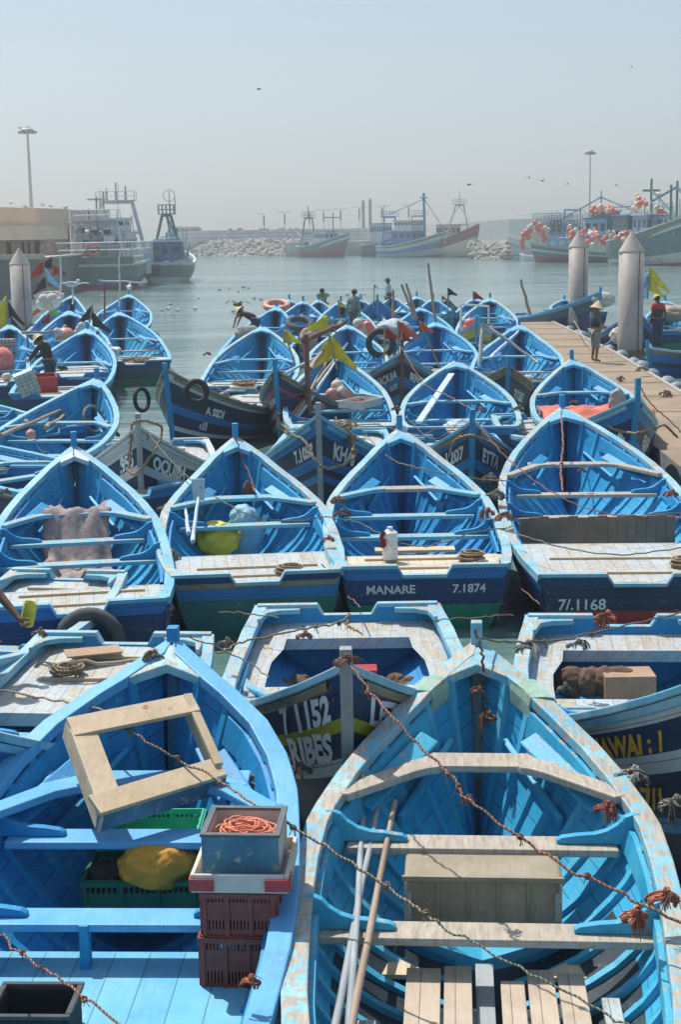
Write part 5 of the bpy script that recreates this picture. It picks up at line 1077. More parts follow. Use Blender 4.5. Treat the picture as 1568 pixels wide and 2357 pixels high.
# stack at the right: maroon crates, foam tray, blue wooden box with twine
p = at(548, 2270, .5); q = at(545, 2010, .95)
crate((p.x+.02, p.y+.17, .49), (.36, .36, .27), yA-.06, c_mar, 'maroon plastic crate standing at the bottom of the stack at the front left')
crate((p.x+.03, p.y+.18, .77), (.36, .36, .22), yA-.03, c_mar, 'maroon plastic crate on top of another under the foam tray')
e = empty('fish_tray', (p.x+.04, p.y+.22, 1.0), yA-.02, 'white foam tray with red corners under the twine box', 'tray')
b = MB(); b.box((0, 0, .015), (.48, .50, .03)); 
for sx in (1, -1): b.box((sx*.23, 0, .06), (.022, .5, .07)); b.box((0, sx*.24, .06), (.44, .022, .07))
b.build('tray_body', P_foam, e, bevel=.006)
for sx in (1, -1): b = MB(); b.box((sx*.185, -.253, .045), (.12, .02, .06)); b.box((sx*.243, -.2, .045), (.012, .1, .06)); b.build('red_corner', P_red, e)
e = empty('twine_box', (p.x+.04, p.y+.24, 1.037), yA-.03, 'blue painted wooden box holding a coil of orange twine', 'box'); mbx = paint('box_blue', srgb(48, 104, 132), srgb(96, 148, 166), .42, wood=srgb(170, 170, 160), up=.1); x, y, h = .38, .36, .22
for nm, c_, s_, mm in (('side', (0, -y/2, h/2), (x, .025, h), mbx), ('side', (0, y/2, h/2), (x, .025, h), P_foam), ('side', (-x/2+.012, 0, h/2), (.025, y-.026, h), P_foam), ('side', (x/2-.012, 0, h/2), (.025, y-.026, h), P_foam), ('bottom', (0, 0, .012), (x-.05, y-.03, .02), P_foam)):
    b = MB(); b.box(c_, s_); b.build(nm, mm, e, bevel=.004)
b = MB(); w_ = .012
for sx in (1, -1): b.box((sx*(x/2-.008), 0, h+.007), (.03, y+.03, .014)); b.box((0, sx*(y/2-.002), h+.006), (x-.032, .03, .013))
b.build('rim', plain('rim_dark_grey', srgb(90, 96, 98), .7), e)
b = MB(); rn = random.Random(4)
for k in range(26):
    r0 = rn.uniform(.06, .14); cx, cy = rn.uniform(-.02, .02), rn.uniform(-.02, .02); z0 = .125+k*.0035; ph = rn.random()*6
    b.tube([(cx+cos(t*PI/10+ph)*r0*1.05, cy+sin(t*PI/10+ph)*r0*.85, z0+.008*sin(t*1.1+k)) for t in range(20)], .0045, 5, closed=True)
o = b.build('twine_coil', plain('twine_bright', srgb(224, 140, 110), .8, .2, 30), smooth=True); o.location = e.location; o.rotation_euler = e.rotation_euler; tag(o, 'coil of orange twine lying in the blue wooden box', 'twine')
# black tub bottom left
p = at(78, 2345, .62); e = empty('tub', (p.x, p.y+.05, .50), yA, 'black rubber tub at the bottom left corner', 'tub'); b = MB()
for c_, s_ in (((0, -.14, .09), (.36, .02, .18)), ((0, .14, .09), (.36, .02, .18)), ((-.17, 0, .09), (.02, .26, .18)), ((.17, 0, .09), (.02, .26, .18)), ((0, 0, .01), (.32, .26, .02))): b.box(c_, s_)
b.build('tub_body', M_black, e, bevel=.01); b = MB()
for s_ in (1, -1): b.box((0, s_*.152, .185), (.39, .03, .02)); b.box((s_*.182, 0, .185), (.03, .27, .02))
b.build('rim', M_tyre, e, bevel=.006)
# ---- front right boat
t = BT['B']; Mt = t.root
for x0, x1, u0, u1, z, mm in ((-.40, -.215, .575, 1.0, .46, M_floorw), (-.21, -.06, .57, 1.0, .462, M_floorw), (.07, .20, .60, 1.0, .46, M_floorw), (.205, .35, .575, 1.0, .462, M_floorw), (.355, .50, .58, 1.0, .46, M_floorw), (-.62, -.52, .68, 1.0, .44, M_deck), (.56, .66, .62, 1.0, .43, M_deck), (-.05, .055, .52, 1.0, .36, M_greyw)):
    b = MB(); rn = random.Random(int(x0*100)); ya, yb = t.Y(u0), t.Y(u1); ids = b.box(((x0+x1)/2, (ya+yb)/2, z), (x1-x0-.012, ya-yb, .03)); b.build('floor_board', mm, Mt, bevel=.004)
b = MB(); b.box((0, t.Y(.475), .44), (2*(t.sec(.475, .7, .05, .17).x), .03, .10)); b.build('lower_thwart', M_kneeB, Mt, bevel=.006)
for sx, d in ((-1, .25), (1, .2)):
    b = MB(); b.prism([(0, 0), (.34, 0), (.34, .30)][::1], .025, Matrix.Translation((.25 if sx > 0 else -.25, t.Y(.53), .30)) @ Matrix.Diagonal((sx, 1, 1, 1))); b.build('floor_board', M_wood, Mt)
p = bl('B', .0, .45, .42); gc = paint('crate_grey_tan', srgb(138, 126, 104), srgb(166, 154, 130), .3, wood=srgb(96, 84, 66), up=0)
e = empty('upturned_crate', (p.x, p.y, .42), BT['B'].yaw, 'upturned grey plastic crate under the middle bench of the turquoise boat', 'crate'); b = MB(); b.box((0, 0, .18), (.84, .30, .36)); b.build('crate_body', gc, e, bevel=.02)
for i in range(6): b = MB(); b.box((-.40+i*.16, -.154, .18), (.014, .012, .33)); b.build('rib', gc, e)
for z in (.03, .345): b = MB(); b.box((0, -.156, z), (.86, .02, .03)); b.build('lip', gc, e, bevel=.004)
for sx in (1, -1): b = MB(); b.box((sx*.395, -.167, .2), (.03, .012, .16)); b.box((sx*.41, -.17, .28), (.012, .02, .1)); b.build('handle', plain('crate_handle', srgb(170, 170, 160), .5), e)
for i, (x0, u0, x1, u1) in enumerate(((-.66, .93, -.50, .30), (-.72, .93, -.60, .28), (-.60, .95, -.68, .33))):
    pole(bl('B', x0, u0, .55), bl('B', x1, u1, .86-.02*i), .021, ['weathered oar leaning inside the turquoise boat nearest its middle', 'weathered oar between two others in the turquoise boat', 'weathered oar closest to the side of the turquoise boat'][i], M_greyw if i else M_pole, 'oar', 'oar', bendy=.006)
def pad(k, x_side, u, label, m, w=.16):
    t = BT[k]; b = MB(); rows = []
    for i in range(6):
        uu = u-w/2/t.L+w/t.L*i/5; pr = [(.06, -.22), (.05, 0), (.035, .03), (-.02, .035), (-.11, .03), (-.125, -.03), (-.12, -.12)]
        rows.append([(((t.Wd(uu)+o)*x_side, t.Y(uu), t.Zg(uu)+dz+.003), (i, j)) for j, (o, dz) in enumerate(pr)])
    b.grid(rows, flip=x_side < 0); o = b.build('rubber_pad', m, t.root); md = o.modifiers.new('th', 'SOLIDIFY'); md.thickness = .012
P_pad = plain('pad_pale_green', srgb(150, 178, 160), .8)
pad('B', 1, .115, '', P_pad, .2); pad('B', -1, .105, '', P_pad, .16)
# ---- loads of the second row
def cloth_over(k, x0, x1, us, m, label, name='cloth', zlift=.0, hang=.35, cat='cloth', drape=False):
    t = BT[k]; b = MB(); rows = []; n = 22; nu_ = 40; ua, ub = us
    prof_ = []
    for i in range(nu_+1):
        u = lerp(ua, ub, i/nu_); row = []
        for j in range(n+1):
            x = lerp(x0, x1, j/n); nz = mnoise.noise(Vector((x*4, u*14, 3)))*.07+mnoise.noise(Vector((x*13, u*30, 9)))*.03; q = bl(k, x+mnoise.noise(Vector((u*20, x, 1)))*.05, u, 0)
            sag = max(0, sin((u-ua)/(ub-ua)*PI*2.0))*.10
            if drape:
                f = (u-ua)/(ub-ua); zz = t.Zg(.28)-.07 if f < .16 else lerp(t.Zg(.28)-.07, .50, min(1, (f-.16)/.22)); nz = nz*1.6+.035*sin(x*26+u*9)*min(1, f*2)
                row.append((Vector((q.x, q.y, zz+nz)), (x, u))); continue
            row.append((Vector((q.x, q.y, t.Zg(.4)-.06+zlift+nz-sag-max(0, (u-lerp(ua, ub, .72)))*hang*4)), (x, u)))
        rows.append(row)
    b.grid(rows, flip=True); o = b.build(name, m, smooth=True); md = o.modifiers.new('th', 'SOLIDIFY'); md.thickness = .008; return tag(o, label, cat)
cloth_over('F', -.40, .38, (.235, .60), plain('patterned_cloth', srgb(150, 136, 132), .95, .3, 14), 'grey brown patterned cloth draped over the benches of the left boat', zlift=-.05, hang=.25, drape=True)
sack(bl('G', .02, .33, .62), .27, (.9, .8, 1.25), plain('sack_pale_blue', srgb(130, 180, 200), .6, .12, 5, bump=.5), 'pale blue plastic sack standing between the benches of the second row boat', seed=2)
sack(bl('G', -.32, .40, .62), .24, (1.2, .8, .9), plain('bag_yellow', srgb(214, 190, 60), .5, .1, 5, bump=.5), 'bright yellow plastic bag beside the pale blue sack', seed=6)
sack(bl('G', .1, .2, 1.0), .12, (.6, .6, 1.3), plain('net_brown', srgb(110, 84, 70), .95, .3, 30), 'brown tangle of net on top of the pale blue sack', 'net', 'net', seed=9)
for i, (a_, b_) in enumerate(((( -.62, .62, .80), (-.52, .36, 1.12)), ((-.66, .58, .86), (-.68, .42, 1.0)))):
    e = pole(bl('G', *a_), bl('G', *b_), .024, ['white painted oar with its blade up at the left side of the sack boat', 'shorter oar shaft leaning at the left side of the sack boat'][i], M_pale, 'oar', 'oar', bendy=.004)
    if i == 0: b = MB(); d = bl('G', *b_); b.box(d+Vector((0, 0, .06)), (.13, .02, .26), taper=1.2); b.build('blade', M_pale, e) 
e = empty('canister', bl('H', -.32, .86, .735+.0), 0, 'white ribbed plastic canister with red rope on the MANARE deck', 'canister'); b = MB()
b.lathe((0, 0, 0), [(.07, 0), (.082, .01)]+[(.084-.004*(i % 2), .02+i*.022) for i in range(12)]+[(.08, .29), (.05, .31), (.03, .33), (.03, .35)], 20); b.build('canister_body', M_white, e)
b = MB(); rn = random.Random(6)
for k in range(14): b.tube([(-.06+rn.uniform(-.03, .02), -.05+rn.uniform(-.03, 0), .31), (-.09+rn.uniform(-.02, .02), -.08, .25+rn.uniform(-.02, .04)), (-.08+rn.uniform(-.03, .03), -.09, .16+rn.uniform(-.03, .05)), (-.05, -.09, .14+rn.uniform(0, .1))], .008, 5)
tag(b.build('rope_tuft', plain('rope_dark_red', srgb(132, 52, 54), .95), e), )
b = MB(); q = bl('H', .0, .66, .62); b.box(q, (.9, .2, .03)); tag(b.build('plank', M_wood), 'loose bare plank lying ahead of the MANARE deck', 'plank')
b = MB(); q0 = bl('I', 0, .60, .60)
for i in range(16): b.box((q0.x-.9+i*.115, q0.y, .62+.01*(i % 3)), (.11, .03, .36))
o = b.build('bulkhead', paint('bulkhead_brown', srgb(120, 92, 72), srgb(150, 126, 104), .25, wood=srgb(60, 80, 110), up=0)); M4 = o.matrix_world.copy(); o.parent = BT['I'].root; o.matrix_parent_inverse = (Matrix.Translation(BT['I'].c) @ Matrix.Rotation(BT['I'].yaw, 4, 'Z')).inverted()
q = bl('F', .1, 1.0, .42); tyre((q.x-.0, q.y-.15, .46), .27, (.1, -1, .25), 'worn grey tyre hanging on the transom of the cloth boat', w=.07)
for i in range(9):
    sack(bl('C', -.55+i*.14, .86+.02*(i % 2), .22), .13, (1.1, .8, .8), plain('sack_brown_dark', srgb(104, 80, 62), .95, .3, 6), 'brown ballast stone or sack in the dark well of the yellow striped boat', 'sack', 'sack', i, .5, 2, i, 'ballast heaped in the stern wells')
b = MB(); b.box((.0, 0, .08), (.26, .2, .14)); e = b.build('red_box', P_red, loc=bl('C', -.12, .86, .26)); tag(e, 'red box lying on the ballast of the yellow striped boat', 'box')
b = MB(); b.box((0, 0, .12), (.42, .3, .24)); e = b.build('cardboard_box', paint('cardboard', srgb(160, 128, 98), srgb(176, 146, 116), .1, up=0), loc=bl('E', .05, .84, .28)); tag(e, 'brown cardboard box in the stern well of the right edge boat', 'box')
for i in range(4): sack(bl('E', .5-i*.13+(-.0), .85, .42), .16, (1, .8, .8), MATS['sack_brown_dark'], 'brown ballast sack beside the cardboard box', 'sack', 'sack', i, .5, 2, i+20, 'ballast by the cardboard box')
pole(bl('D', -.45, .88, .76), bl('D', .3, .84, .76), .016, 'thin wooden stick lying on the planked deck at the left', M_pole, 'stick', 'stick')
b = MB(); b.box((0, 0, 0), (.46, .24, .012)); e = b.build('cardboard_sheet', MATS['cardboard'], loc=bl('D', .2, .93, .745)); e.rotation_euler = (0, 0, .3); tag(e, 'flattened piece of cardboard on the planked deck at the left', 'cardboard')
# ---- mid fleet
sack(bl('R', .02, .62, .52), .26, (1.6, .8, .8), plain('bundle_white_blue', srgb(176, 200, 214), .7, .2, 4), 'white and blue bundle under the bench of the bleached boat', 'bundle', 'bundle', 0, .4, 2, 5)
b = MB(); P = bl('R', -.75, .85, .82); Q_ = bl('R', -.1, .12, 1.35); b.beam(P, Q_, .12, .035); tag(b.build('plank', M_pale), 'long pale plank lying aslant in the bleached boat', 'plank')
cloth_over('S', -.98, .98, (.66, .90), plain('tarp_orange', srgb(214, 112, 92), .8, .22, 3), 'orange tarpaulin with grey stripes spread over a boat stern', 'tarpaulin', .08, .5, 'tarpaulin')
sack(bl('S', .35, .80, 1.12), .2, (.8, .7, 1.2), plain('bag_grey', srgb(150, 152, 150), .7, .25, 7), 'grey plastic bag hanging over the orange tarpaulin', 'bag', 'bag', 0, .5, 2.6, 3)
e = empty('white_tray', bl('Q', .42, .62, .86), -.5, 'white foam tray holding tackle in the yellow flag boat', 'tray'); b = MB()
for c_, s_ in (((0, 0, .01), (.5, .8, .02)), ((.25, 0, .07), (.02, .82, .14)), ((-.25, 0, .07), (.02, .82, .14)), ((0, .4, .07), (.48, .02, .14)), ((0, -.4, .07), (.48, .02, .14))): b.box(c_, s_)
b.build('tray_body', P_foam, e); b = MB(); b.tube([(-.15, -.2, .08), (.2, .1, .1), (.1, .3, .08)], .02, 6); b.tube([(-.2, .1, .1), (.2, -.1, .1)], .02, 6); b.ball((-.05, .1, .08), .08); b.build('tackle', M_rust, e)
for i, (x, u, z) in enumerate(((-.1, .48, 1.0), (.12, .46, 1.02), (.22, .50, .96), (.02, .42, 1.12))): ball(bl('Q', x, u, z), .13, P_pink if i % 2 == 0 else P_foam, 'faded pink or white buoy heaped on the bench of the yellow flag boat', group='buoys on the yellow flag boat')
# tall mast post and gallows of the yellow flag boat
yq = at(708, 950, .7).y
a_ = atd(710, 955, yq); m1 = atd(705, 770, yq); pole(a_, m1, .06, 'rusty brown upright post rising from the yellow flag boat', M_rust, bendy=.0)
pole(atd(700, 785, yq), atd(795, 742, yq+1.5), .055, 'rusty brown crossbar tied to the top of the upright post', M_rust)
pole(atd(715, 850, yq), atd(765, 775, yq+1.2), .045, 'wooden brace slanting up to the rusty crossbar', M_pole)
for i, (x0, y0, x1, y1) in enumerate(((658, 975, 790, 800), (668, 985, 800, 790), (676, 965, 760, 820), (655, 860, 745, 815))): pole(atd(x0, y0, yq-.8), atd(x1, y1, yq+2.2), .03, ['long bare fishing pole at the front of the bundle over the yellow flag boat', 'long bare pole in the middle of the bundle over the yellow flag boat', 'pale pole at the back of the bundle over the yellow flag boat', 'short pole lying level over the yellow flag boat bow'][i], M_pale if i % 2 else M_pole)
flagpole(776, 850, 756, 765, 0, yq+.6, .75, F_yel, 'large bright yellow flag hanging from the fishing poles', droop=.9, flags=2)
flagpole(800, 830, 755, 725, 0, yq+2.5, -.55, F_yel, 'pointed yellow flag flying left at the crossbar end', droop=.4)
flagpole(680, 845, 651, 757, 0, yq+1.5, .45, F_yel, 'small yellow flag on a leaning stick left of the post')
flagpole(782, 745, 778, 690, 0, 52, .4, F_yel, 'small ochre flag in the back row beside the grey jumper')
yt = at(926, 870, .9).y
flagpole(918, 860, 916, 738, 0, yt, .55, F_or, 'bright orange flag on the middle stick at the dark bow')
flagpole(884, 830, 886, 752, 0, yt+1, .42, F_red, 'rust red flag on the left stick at the dark bow')
flagpole(1012, 845, 965, 738, 0, yt+.5, .45, F_or, 'orange flag on the leaning stick right of the dark bow')
flagpole(922, 850, 925, 765, 0, yt-.1, .4, F_red, 'dull red flag drooping below the bright orange one')
flagpole(1088, 720, 1090, 670, 0, 58, .5, F_red, 'bright red pennant over the back row of boats')
flagpole(1031, 712, 1031, 662, 0, 58, .45, F_blk, 'dark green black pennant on the black boat')
flagpole(1018, 712, 1018, 680, 0, 60, .3, F_or, 'tiny ochre pennant in the back row')
flagpole(860, 712, 862, 655, 0, 57, .2, F_or, 'tiny orange tipped whip aerial in the back row')
yv = at(604, 800, .9).y
for i, (x0, y0, x1, y1) in enumerate(((520, 835, 605, 775), (528, 845, 612, 790), (505, 850, 600, 800))): pole(atd(x0, y0, yv-1), atd(x1, y1, yv+.5), .025, ['upper bent pole of the bundle over the white float boat', 'middle bent pole of the bundle over the white float boat', 'lowest bent pole of the bundle over the white float boat'][i], M_pale)
for i, (x, y) in enumerate(((553, 818), (562, 812), (570, 820), (582, 818), (590, 825), (575, 812), (600, 800))): ball(atd(x, y, yv-.6), .10, P_foam, 'small white float strung on the bent poles', group='white floats on the bent poles')
# barrel and tyres further back
yb = at(640, 760, .6).y; b = MB(); q = atd(635, 757, yb); b.lathe((q.x, q.y, q.z-.15), [(.26, 0), (.3, .05), (.31, .12), (.29, .16), (.31, .2), (.31, .5), (.29, .54), (.31, .58), (.3, .78), (.24, .84), (.1, .86)], 18); tag(b.build('barrel', plain('barrel_brown', srgb(140, 98, 84), .6), smooth=True), 'reddish brown plastic barrel standing in a boat bow', 'barrel')
tyre(atd(637, 703, yb+.5), .42, (0, -.3, 1), 'pinkish inner tube lying on a boat bow above the barrel', P_pink, .12)
tyre(atd(690, 745, 47), .36, (.1, -.4, 1), 'grey tyre hung on the stem of the teal boat', w=.1); tyre(atd(808, 772, 45), .36, (0, -.3, 1), 'grey tyre lying in the bow behind the yellow flags', w=.1); tyre(atd(877, 790, 41), .33, (.1, -1, .2), 'black tyre fender hanging left of the CHAOUIA boat', M_black, w=.09)
tyre(atd(326, 920, 28.2), .205, (1, -.6, .1), 'black tyre fender hanging off the left side of the dark bow', M_black, w=.04); q = atd(452, 902, 27.4); tyre((q.x, q.y, q.z), .19, (.35, -1, .1), 'round dark tyre fender hanging over the SSDI lettering', M_black, w=.055)
for i, (x, y) in enumerate(((830, 752), (838, 756), (846, 750), (824, 745), (852, 758))): ball(atd(x, y, 46), .16, P_foam if i % 2 else MATS['buoy_orange'], 'white or orange float heaped in the boat with the seated fishermen', group='floats in the back boats')
sack(atd(905, 760, 44), .45, (1.3, .8, .7), plain('sack_white_blue', srgb(186, 196, 200), .8, .3, 5), 'pile of white and grey sacks behind the rust red flag', 'sack', seed=4); sack(atd(710, 785, 43), .3, (.9, .8, 1.3), plain('sack_pinkish', srgb(196, 160, 150), .8, .2, 5), 'pinkish sack standing beside the small yellow flag', 'sack', seed=14); sack(atd(572, 768, 46), .36, (1.2, .7, .7), plain('sack_grey_green', srgb(140, 146, 138), .9, .3, 8), 'grey green net bag beside the bending person', 'bag', 'bag', seed=15)
# poles standing in the back rows
for i, (x0, y0, x1, y1, lab) in enumerate(((1003, 745, 986, 605, 'tall thin weathered stake rising from the sky blue boat'), (955, 735, 925, 655, 'leaning stake at the left of a pair in the back rows'), (960, 735, 935, 652, 'leaning stake at the right of a pair in the back rows'), (905, 745, 905, 668, 'straight stake beside the seated fisherman'), (1221, 724, 1200, 643, 'leaning grey stake at the long dark boat'))):
    pole(atd(x0, y0, 50), atd(x1, y1, 50), .05, lab)
pole(atd(1100, 880, 38), atd(1112, 742, 39), .06, 'upright grey post of the gallows in the green crate boat', M_greyw); pole(atd(1112, 745, 39), atd(1240, 835, 38), .045, 'bent grey pole slanting down from the gallows post', M_greyw); pole(atd(1125, 830, 39), atd(1200, 755, 42), .05, 'pale spar lying in the green crate boat', M_pale)
q = at(1160, 800, .9); crate((q.x, q.y, .95), (.6, .4, .35), .4, plain('crate_olive', srgb(70, 100, 84), .6), 'olive green crate tilted on the bench under the gallows', tilt=.3)
tubes(None, 'pipe_frame', [[atd(1062, 770, 50), atd(1062, 700, 50)], [atd(1062, 700, 50), atd(1125, 705, 52)], [atd(1125, 705, 52), atd(1125, 745, 52)]], .04, M_white); tag(D.objects['pipe_frame'], 'white bent pipe frame over the boat with red buoys', 'pipe frame')
for i, (x, y) in enumerate(((1082, 745), (1086, 752), (1078, 756))): ball(atd(x, y, 49), .18, MATS['buoy_red_orange'], 'red buoy hanging under the white pipe frame', group='red buoys under the pipe frame')
# ---- left raft
yl = at(100, 800, .7).y
flagpole(115, 720, 98, 595, 0, 62, -.8, F_red, 'bunch of red, green and pale blue flags by the left pile', flags=7, cols=[F_red, F_blu, F_blk, F_grn, F_or, F_grn, F_red], droop=.9)
flagpole(122, 700, 120, 590, 0, 63, -.8, F_red, 'dark red flag stick right of the flag bunch', flags=3, cols=[F_blk, F_red, F_red])
flagpole(20, 760, 14, 678, 0, 52, -.8, F_yel, 'black and yellow flags at the left edge', flags=4, cols=[F_yel, F_blk, F_yel, F_blk], droop=1.1)
flagpole(193, 800, 213, 700, 0, 50, -.7, F_blk, 'black plastic flag leaning over the left raft', flags=2, droop=.8); flagpole(190, 860, 188, 785, 0, 44, .4, F_blk, 'black flag stick standing on the netting boat', flags=3, cols=[F_blk, F_yel, F_blk], droop=1)
ball(atd(150, 777, 50), .34, P_pink, 'big salmon pink buoy resting on a bench of the left raft'); ball(atd(-3, 833, 41), .42, plain('buoy_salmon', srgb(224, 120, 106), .5), 'large salmon buoy cut by the left edge')
for i, (x, y) in enumerate(((100, 690), (110, 694), (120, 688), (106, 702), (118, 700), (126, 695), (96, 700))): ball(atd(x, y, 56), .22, P_foam if i < 5 else M_white, 'white float heaped at the bow near the left pile', group='white floats near the left pile')
b = MB(); 
for x_, y_ in ((-.35, 0), (0, .05), (.35, .02)): b.box((x_, 0, y_), (.34, .3, .26), Matrix.Rotation(x_, 3, 'Y'))
tag(b.build('foam_blocks', P_foam, loc=atd(112, 682, 57)), 'white foam blocks lashed together on a bow', 'foam')
for i, (x, y) in enumerate(((135, 765), (130, 763), (182, 757), (178, 765), (186, 750))): ball(atd(x, y, 49), .12, P_foam, 'small white float in the pink buoy boat', group='small floats in the pink buoy boat')
e = empty('wire_basket', atd(14, 820, 44), 0, 'white wire basket full of foam at the left edge', 'basket'); b = MB(); b.box((0, 0, .25), (.52, .5, .48)); b.build('foam_fill', P_foam, e); b = MB()
for k in range(6):
    b.tube([(-.28+k*.11, -.27, 0), (-.28+k*.11, -.27, .55)], .008, 4); b.tube([(-.28, -.27, k*.1), (.28, -.27, k*.1)], .008, 4); b.tube([(.28, -.27, k*.1), (.28, .27, k*.1)], .008, 4)
b.build('wires', M_rust, e)
e = empty('white_crate', at(70, 905, .8), .2, 'tilted crate of white foam behind wire mesh beside the red crate', 'crate'); e.rotation_euler = (.1, -.35, .3); b = MB(); b.box((0, 0, .25), (.42, .3, .5)); b.build('foam_fill', plain('foam_mint', srgb(186, 204, 200), .8), e); b = MB()
for k in range(7): b.tube([(-.22, -.16, k*.08), (.22, -.16, k*.08)], .008, 4)
for k in range(5): b.tube([(-.22+k*.11, -.165, 0), (-.22+k*.11, -.165, .5)], .008, 4)
b.build('wires', M_greyw, e)
q = at(96, 905, .7); crate((q.x+.05, q.y+.2, .72), (.45, .4, .38), .35, P_red, 'red plastic crate beside the person in the brimmed hat', perf=False, tilt=.15)
sack(at(95, 880, .9), .16, (1, .8, .8), plain('cloth_olive', srgb(150, 150, 130), .9, .3, 8), 'crumpled olive cloth held by the person in the brimmed hat', 'cloth', 'cloth', seed=8)
pole(at(0, 1003, 1.0), at(190, 925, 1.1), .035, 'long pale pole with floats lying over the left edge boat', M_pole); pole(at(105, 985, .95), at(150, 952, 1.0), .04, 'short thick pole crossing the long pale one', M_pole)
for i, (x, y) in enumerate(((48, 965), (64, 962), (78, 968), (70, 1000), (56, 975))): ball(at(x, y, .95), .085, P_pink if i % 2 else P_foam, 'small pinkish float tied along the long pale pole', group='floats on the long pale pole')
tyre(at(215, 965, .95), .24, (.8, -.5, .3), 'bent grey hose ring hanging at the side of the long pole boat', R_grey, .03)
pole(atd(112, 900, 42), atd(215, 790, 47), .045, 'pale spar of a pair slanting over the left raft', M_pole); pole(atd(118, 905, 42), atd(222, 792, 47), .04, 'darker spar of a pair slanting over the left raft', M_pale)
pole(atd(62, 893, 44), atd(62, 770, 44), .045, 'upright grey stake of the left frame', M_greyw); pole(atd(74, 900, 44), atd(86, 770, 44), .035, 'thin stake right of the upright one in the left frame', M_greyw); pole(atd(50, 766, 44), atd(130, 763, 45), .04, 'pale crossbar lying on the left stakes', M_pole)
for i, (x, y0, y1) in enumerate(((139, 690, 585), (275, 735, 575), (167, 700, 648), (240, 735, 655))): pole(atd(x, y0, 56), atd(x-.5, y1, 56), .035, ['white pipe mast left of the big trawler stern', 'white pipe mast in front of the big trawler', 'short pipe mast on the boat behind the black flag', 'thin bent rod between the left raft boats'][i], M_white if i < 3 else M_rust)
pole(atd(226, 645, 56), atd(325, 650, 56), .025, 'white pipe crossarm on the mast in front of the trawler', M_white); pole(atd(136, 652, 57), atd(204, 652, 57), .025, 'white pipe crossarm on the left mast', M_white)
sack(at(215, 790, .9), .22, (1.3, .8, .6), P_foam, 'heap of white bags beside the black flag', 'bags', 'bags', seed=18); sack(atd(1548, 722, 53), .6, (1.3, 1, .5), paint('brown_net', srgb(150, 130, 110), srgb(170, 150, 128), .2, up=0), 'heap of brown net at the right edge', 'net', 'net', seed=21); sack(atd(1390, 690, 60), .5, (1, .7, .6), P_foam, 'pale heap of net between the piles', 'net', 'net', seed=23)
tag(empty('netting_heap', (0, 0, 0)), 'x', 'x') if False else None
sack(at(1428, 772, .8), .35, (1, .8, .8), P_foam, 'white bag hanging between the concrete piles', 'bag', 'bag', seed=25)
flagpole(1492, 690, 1497, 612, 0, 52, .8, F_yel, 'yellow and pale blue flags by the near pile', flags=4, cols=[F_yel, F_blu, F_yel, F_blu], droop=.9)
tyre(at(262, 848, .6), .30, (1, -.1, 0), 'black tyre hanging off the netting boat stern', M_black, .06); tyre(at(359, 790, .7), .28, (1, -.2, 0), 'black tyre hanging at the right side of the left raft', M_black, .06)
# ---------------------------------------------------------------- ropes
def rope(pts, r, m, label, knots=(), sag=0, name='mooring_rope', wob=.01):
    P = spline(pts, 9); rn = random.Random(int(abs(pts[0].x)*97)+len(pts)); n = len(P)
    P = [p+Vector((rn.uniform(-wob, wob), rn.uniform(-wob, wob), rn.uniform(-wob, wob)-sag*4*(i/n)*(1-i/n))) for i, p in enumerate(P)]
    b = MB(); r *= .6; b.tube(P, r, 7)
    for k in knots:
        c = P[min(int(k*(n-1)), n-1)]
        for j in range(3):
            a = rn.random()*3; q = Matrix.Rotation(a, 3, 'X') @ Matrix.Rotation(rn.random()*3, 3, 'Z'); b.tube([c+q@Vector((cos(t*PI/4)*r*1.9, sin(t*PI/4)*r*1.9, rn.uniform(-.3, .3)*r)) for t in range(8)], r*.8, 5, closed=True)
        for j in range(3): d = Vector((rn.uniform(-1, 1), rn.uniform(-1, 1), -1.2)).normalized(); b.tube([c, c+d*r*3, c+d*r*5+Vector((rn.uniform(-r, r), 0, -r*2))], r*.3, 4)
    return tag(b.build(name, m, smooth=True), label, 'rope')
def R_(L, z): return [at(x, y, z[i] if isinstance(z, (list, tuple)) else z) for i, (x, y) in enumerate(L)]
rope(R_([(-60, 1575), (100, 1608), (215, 1628), (310, 1690), (430, 1757), (520, 1808), (615, 1868), (770, 1960), (940, 2078), (1010, 2125)], [1.05, 1.1, 1.33, 1.32, 1.2, 1.16, 1.2, 1.12, 1.02, 1.0]), .012, R_tan, 'brown rope running from the left edge over the frame to the turquoise boat', (.2, .33, .42, .55, .72, .86, .95))
rope(R_([(1010, 2125), (1200, 2228), (1420, 2345), (1520, 2400)], 1.0), .009, R_green, 'thin green grey rope continuing over the bare floor boards')
rope([at(800, 1522, 1.66), *R_([(850, 1590), (950, 1700), (1045, 1790), (1080, 1842), (1260, 1972), (1420, 2050), (1600, 2140)], [1.6, 1.45, 1.35, 1.3, 1.16, 1.08, 1.0])], .012, R_red, 'reddish rope slanting from the yellow striped bow across the turquoise boat', (.15, .42, .5, .68, .8))
rope(R_([(-40, 2120), (60, 2205), (150, 2262), (290, 2370)], .98), .010, R_red, 'rope with knots crossing the bottom left corner', (.3, .5, .8))
rope(R_([(500, 1505), (560, 1478), (690, 1450), (780, 1432), (805, 1412), (800, 1440), (835, 1458)], [1.0, .98, .98, .96, .95, .88, .85]), .014, R_tan, 'thick tan rope tied across the stern of the yellow striped boat', (.4, .5, .75, .8))
rope(R_([(318, 965), (375, 1040), (440, 1105), (560, 1180), (660, 1198), (752, 1190)], [1.6, 1.4, 1.25, 1.1, 1.0, 1.0]), .012, R_green, 'grey green rope from the white bow over the blue sack')
rope(R_([(752, 1190), (830, 1205), (905, 1245), (990, 1256), (1080, 1228), (1180, 1212)], [1.0, .98, .92, .9, .95, .98]), .012, R_green, 'grey green rope dipping over the MANARE deck')
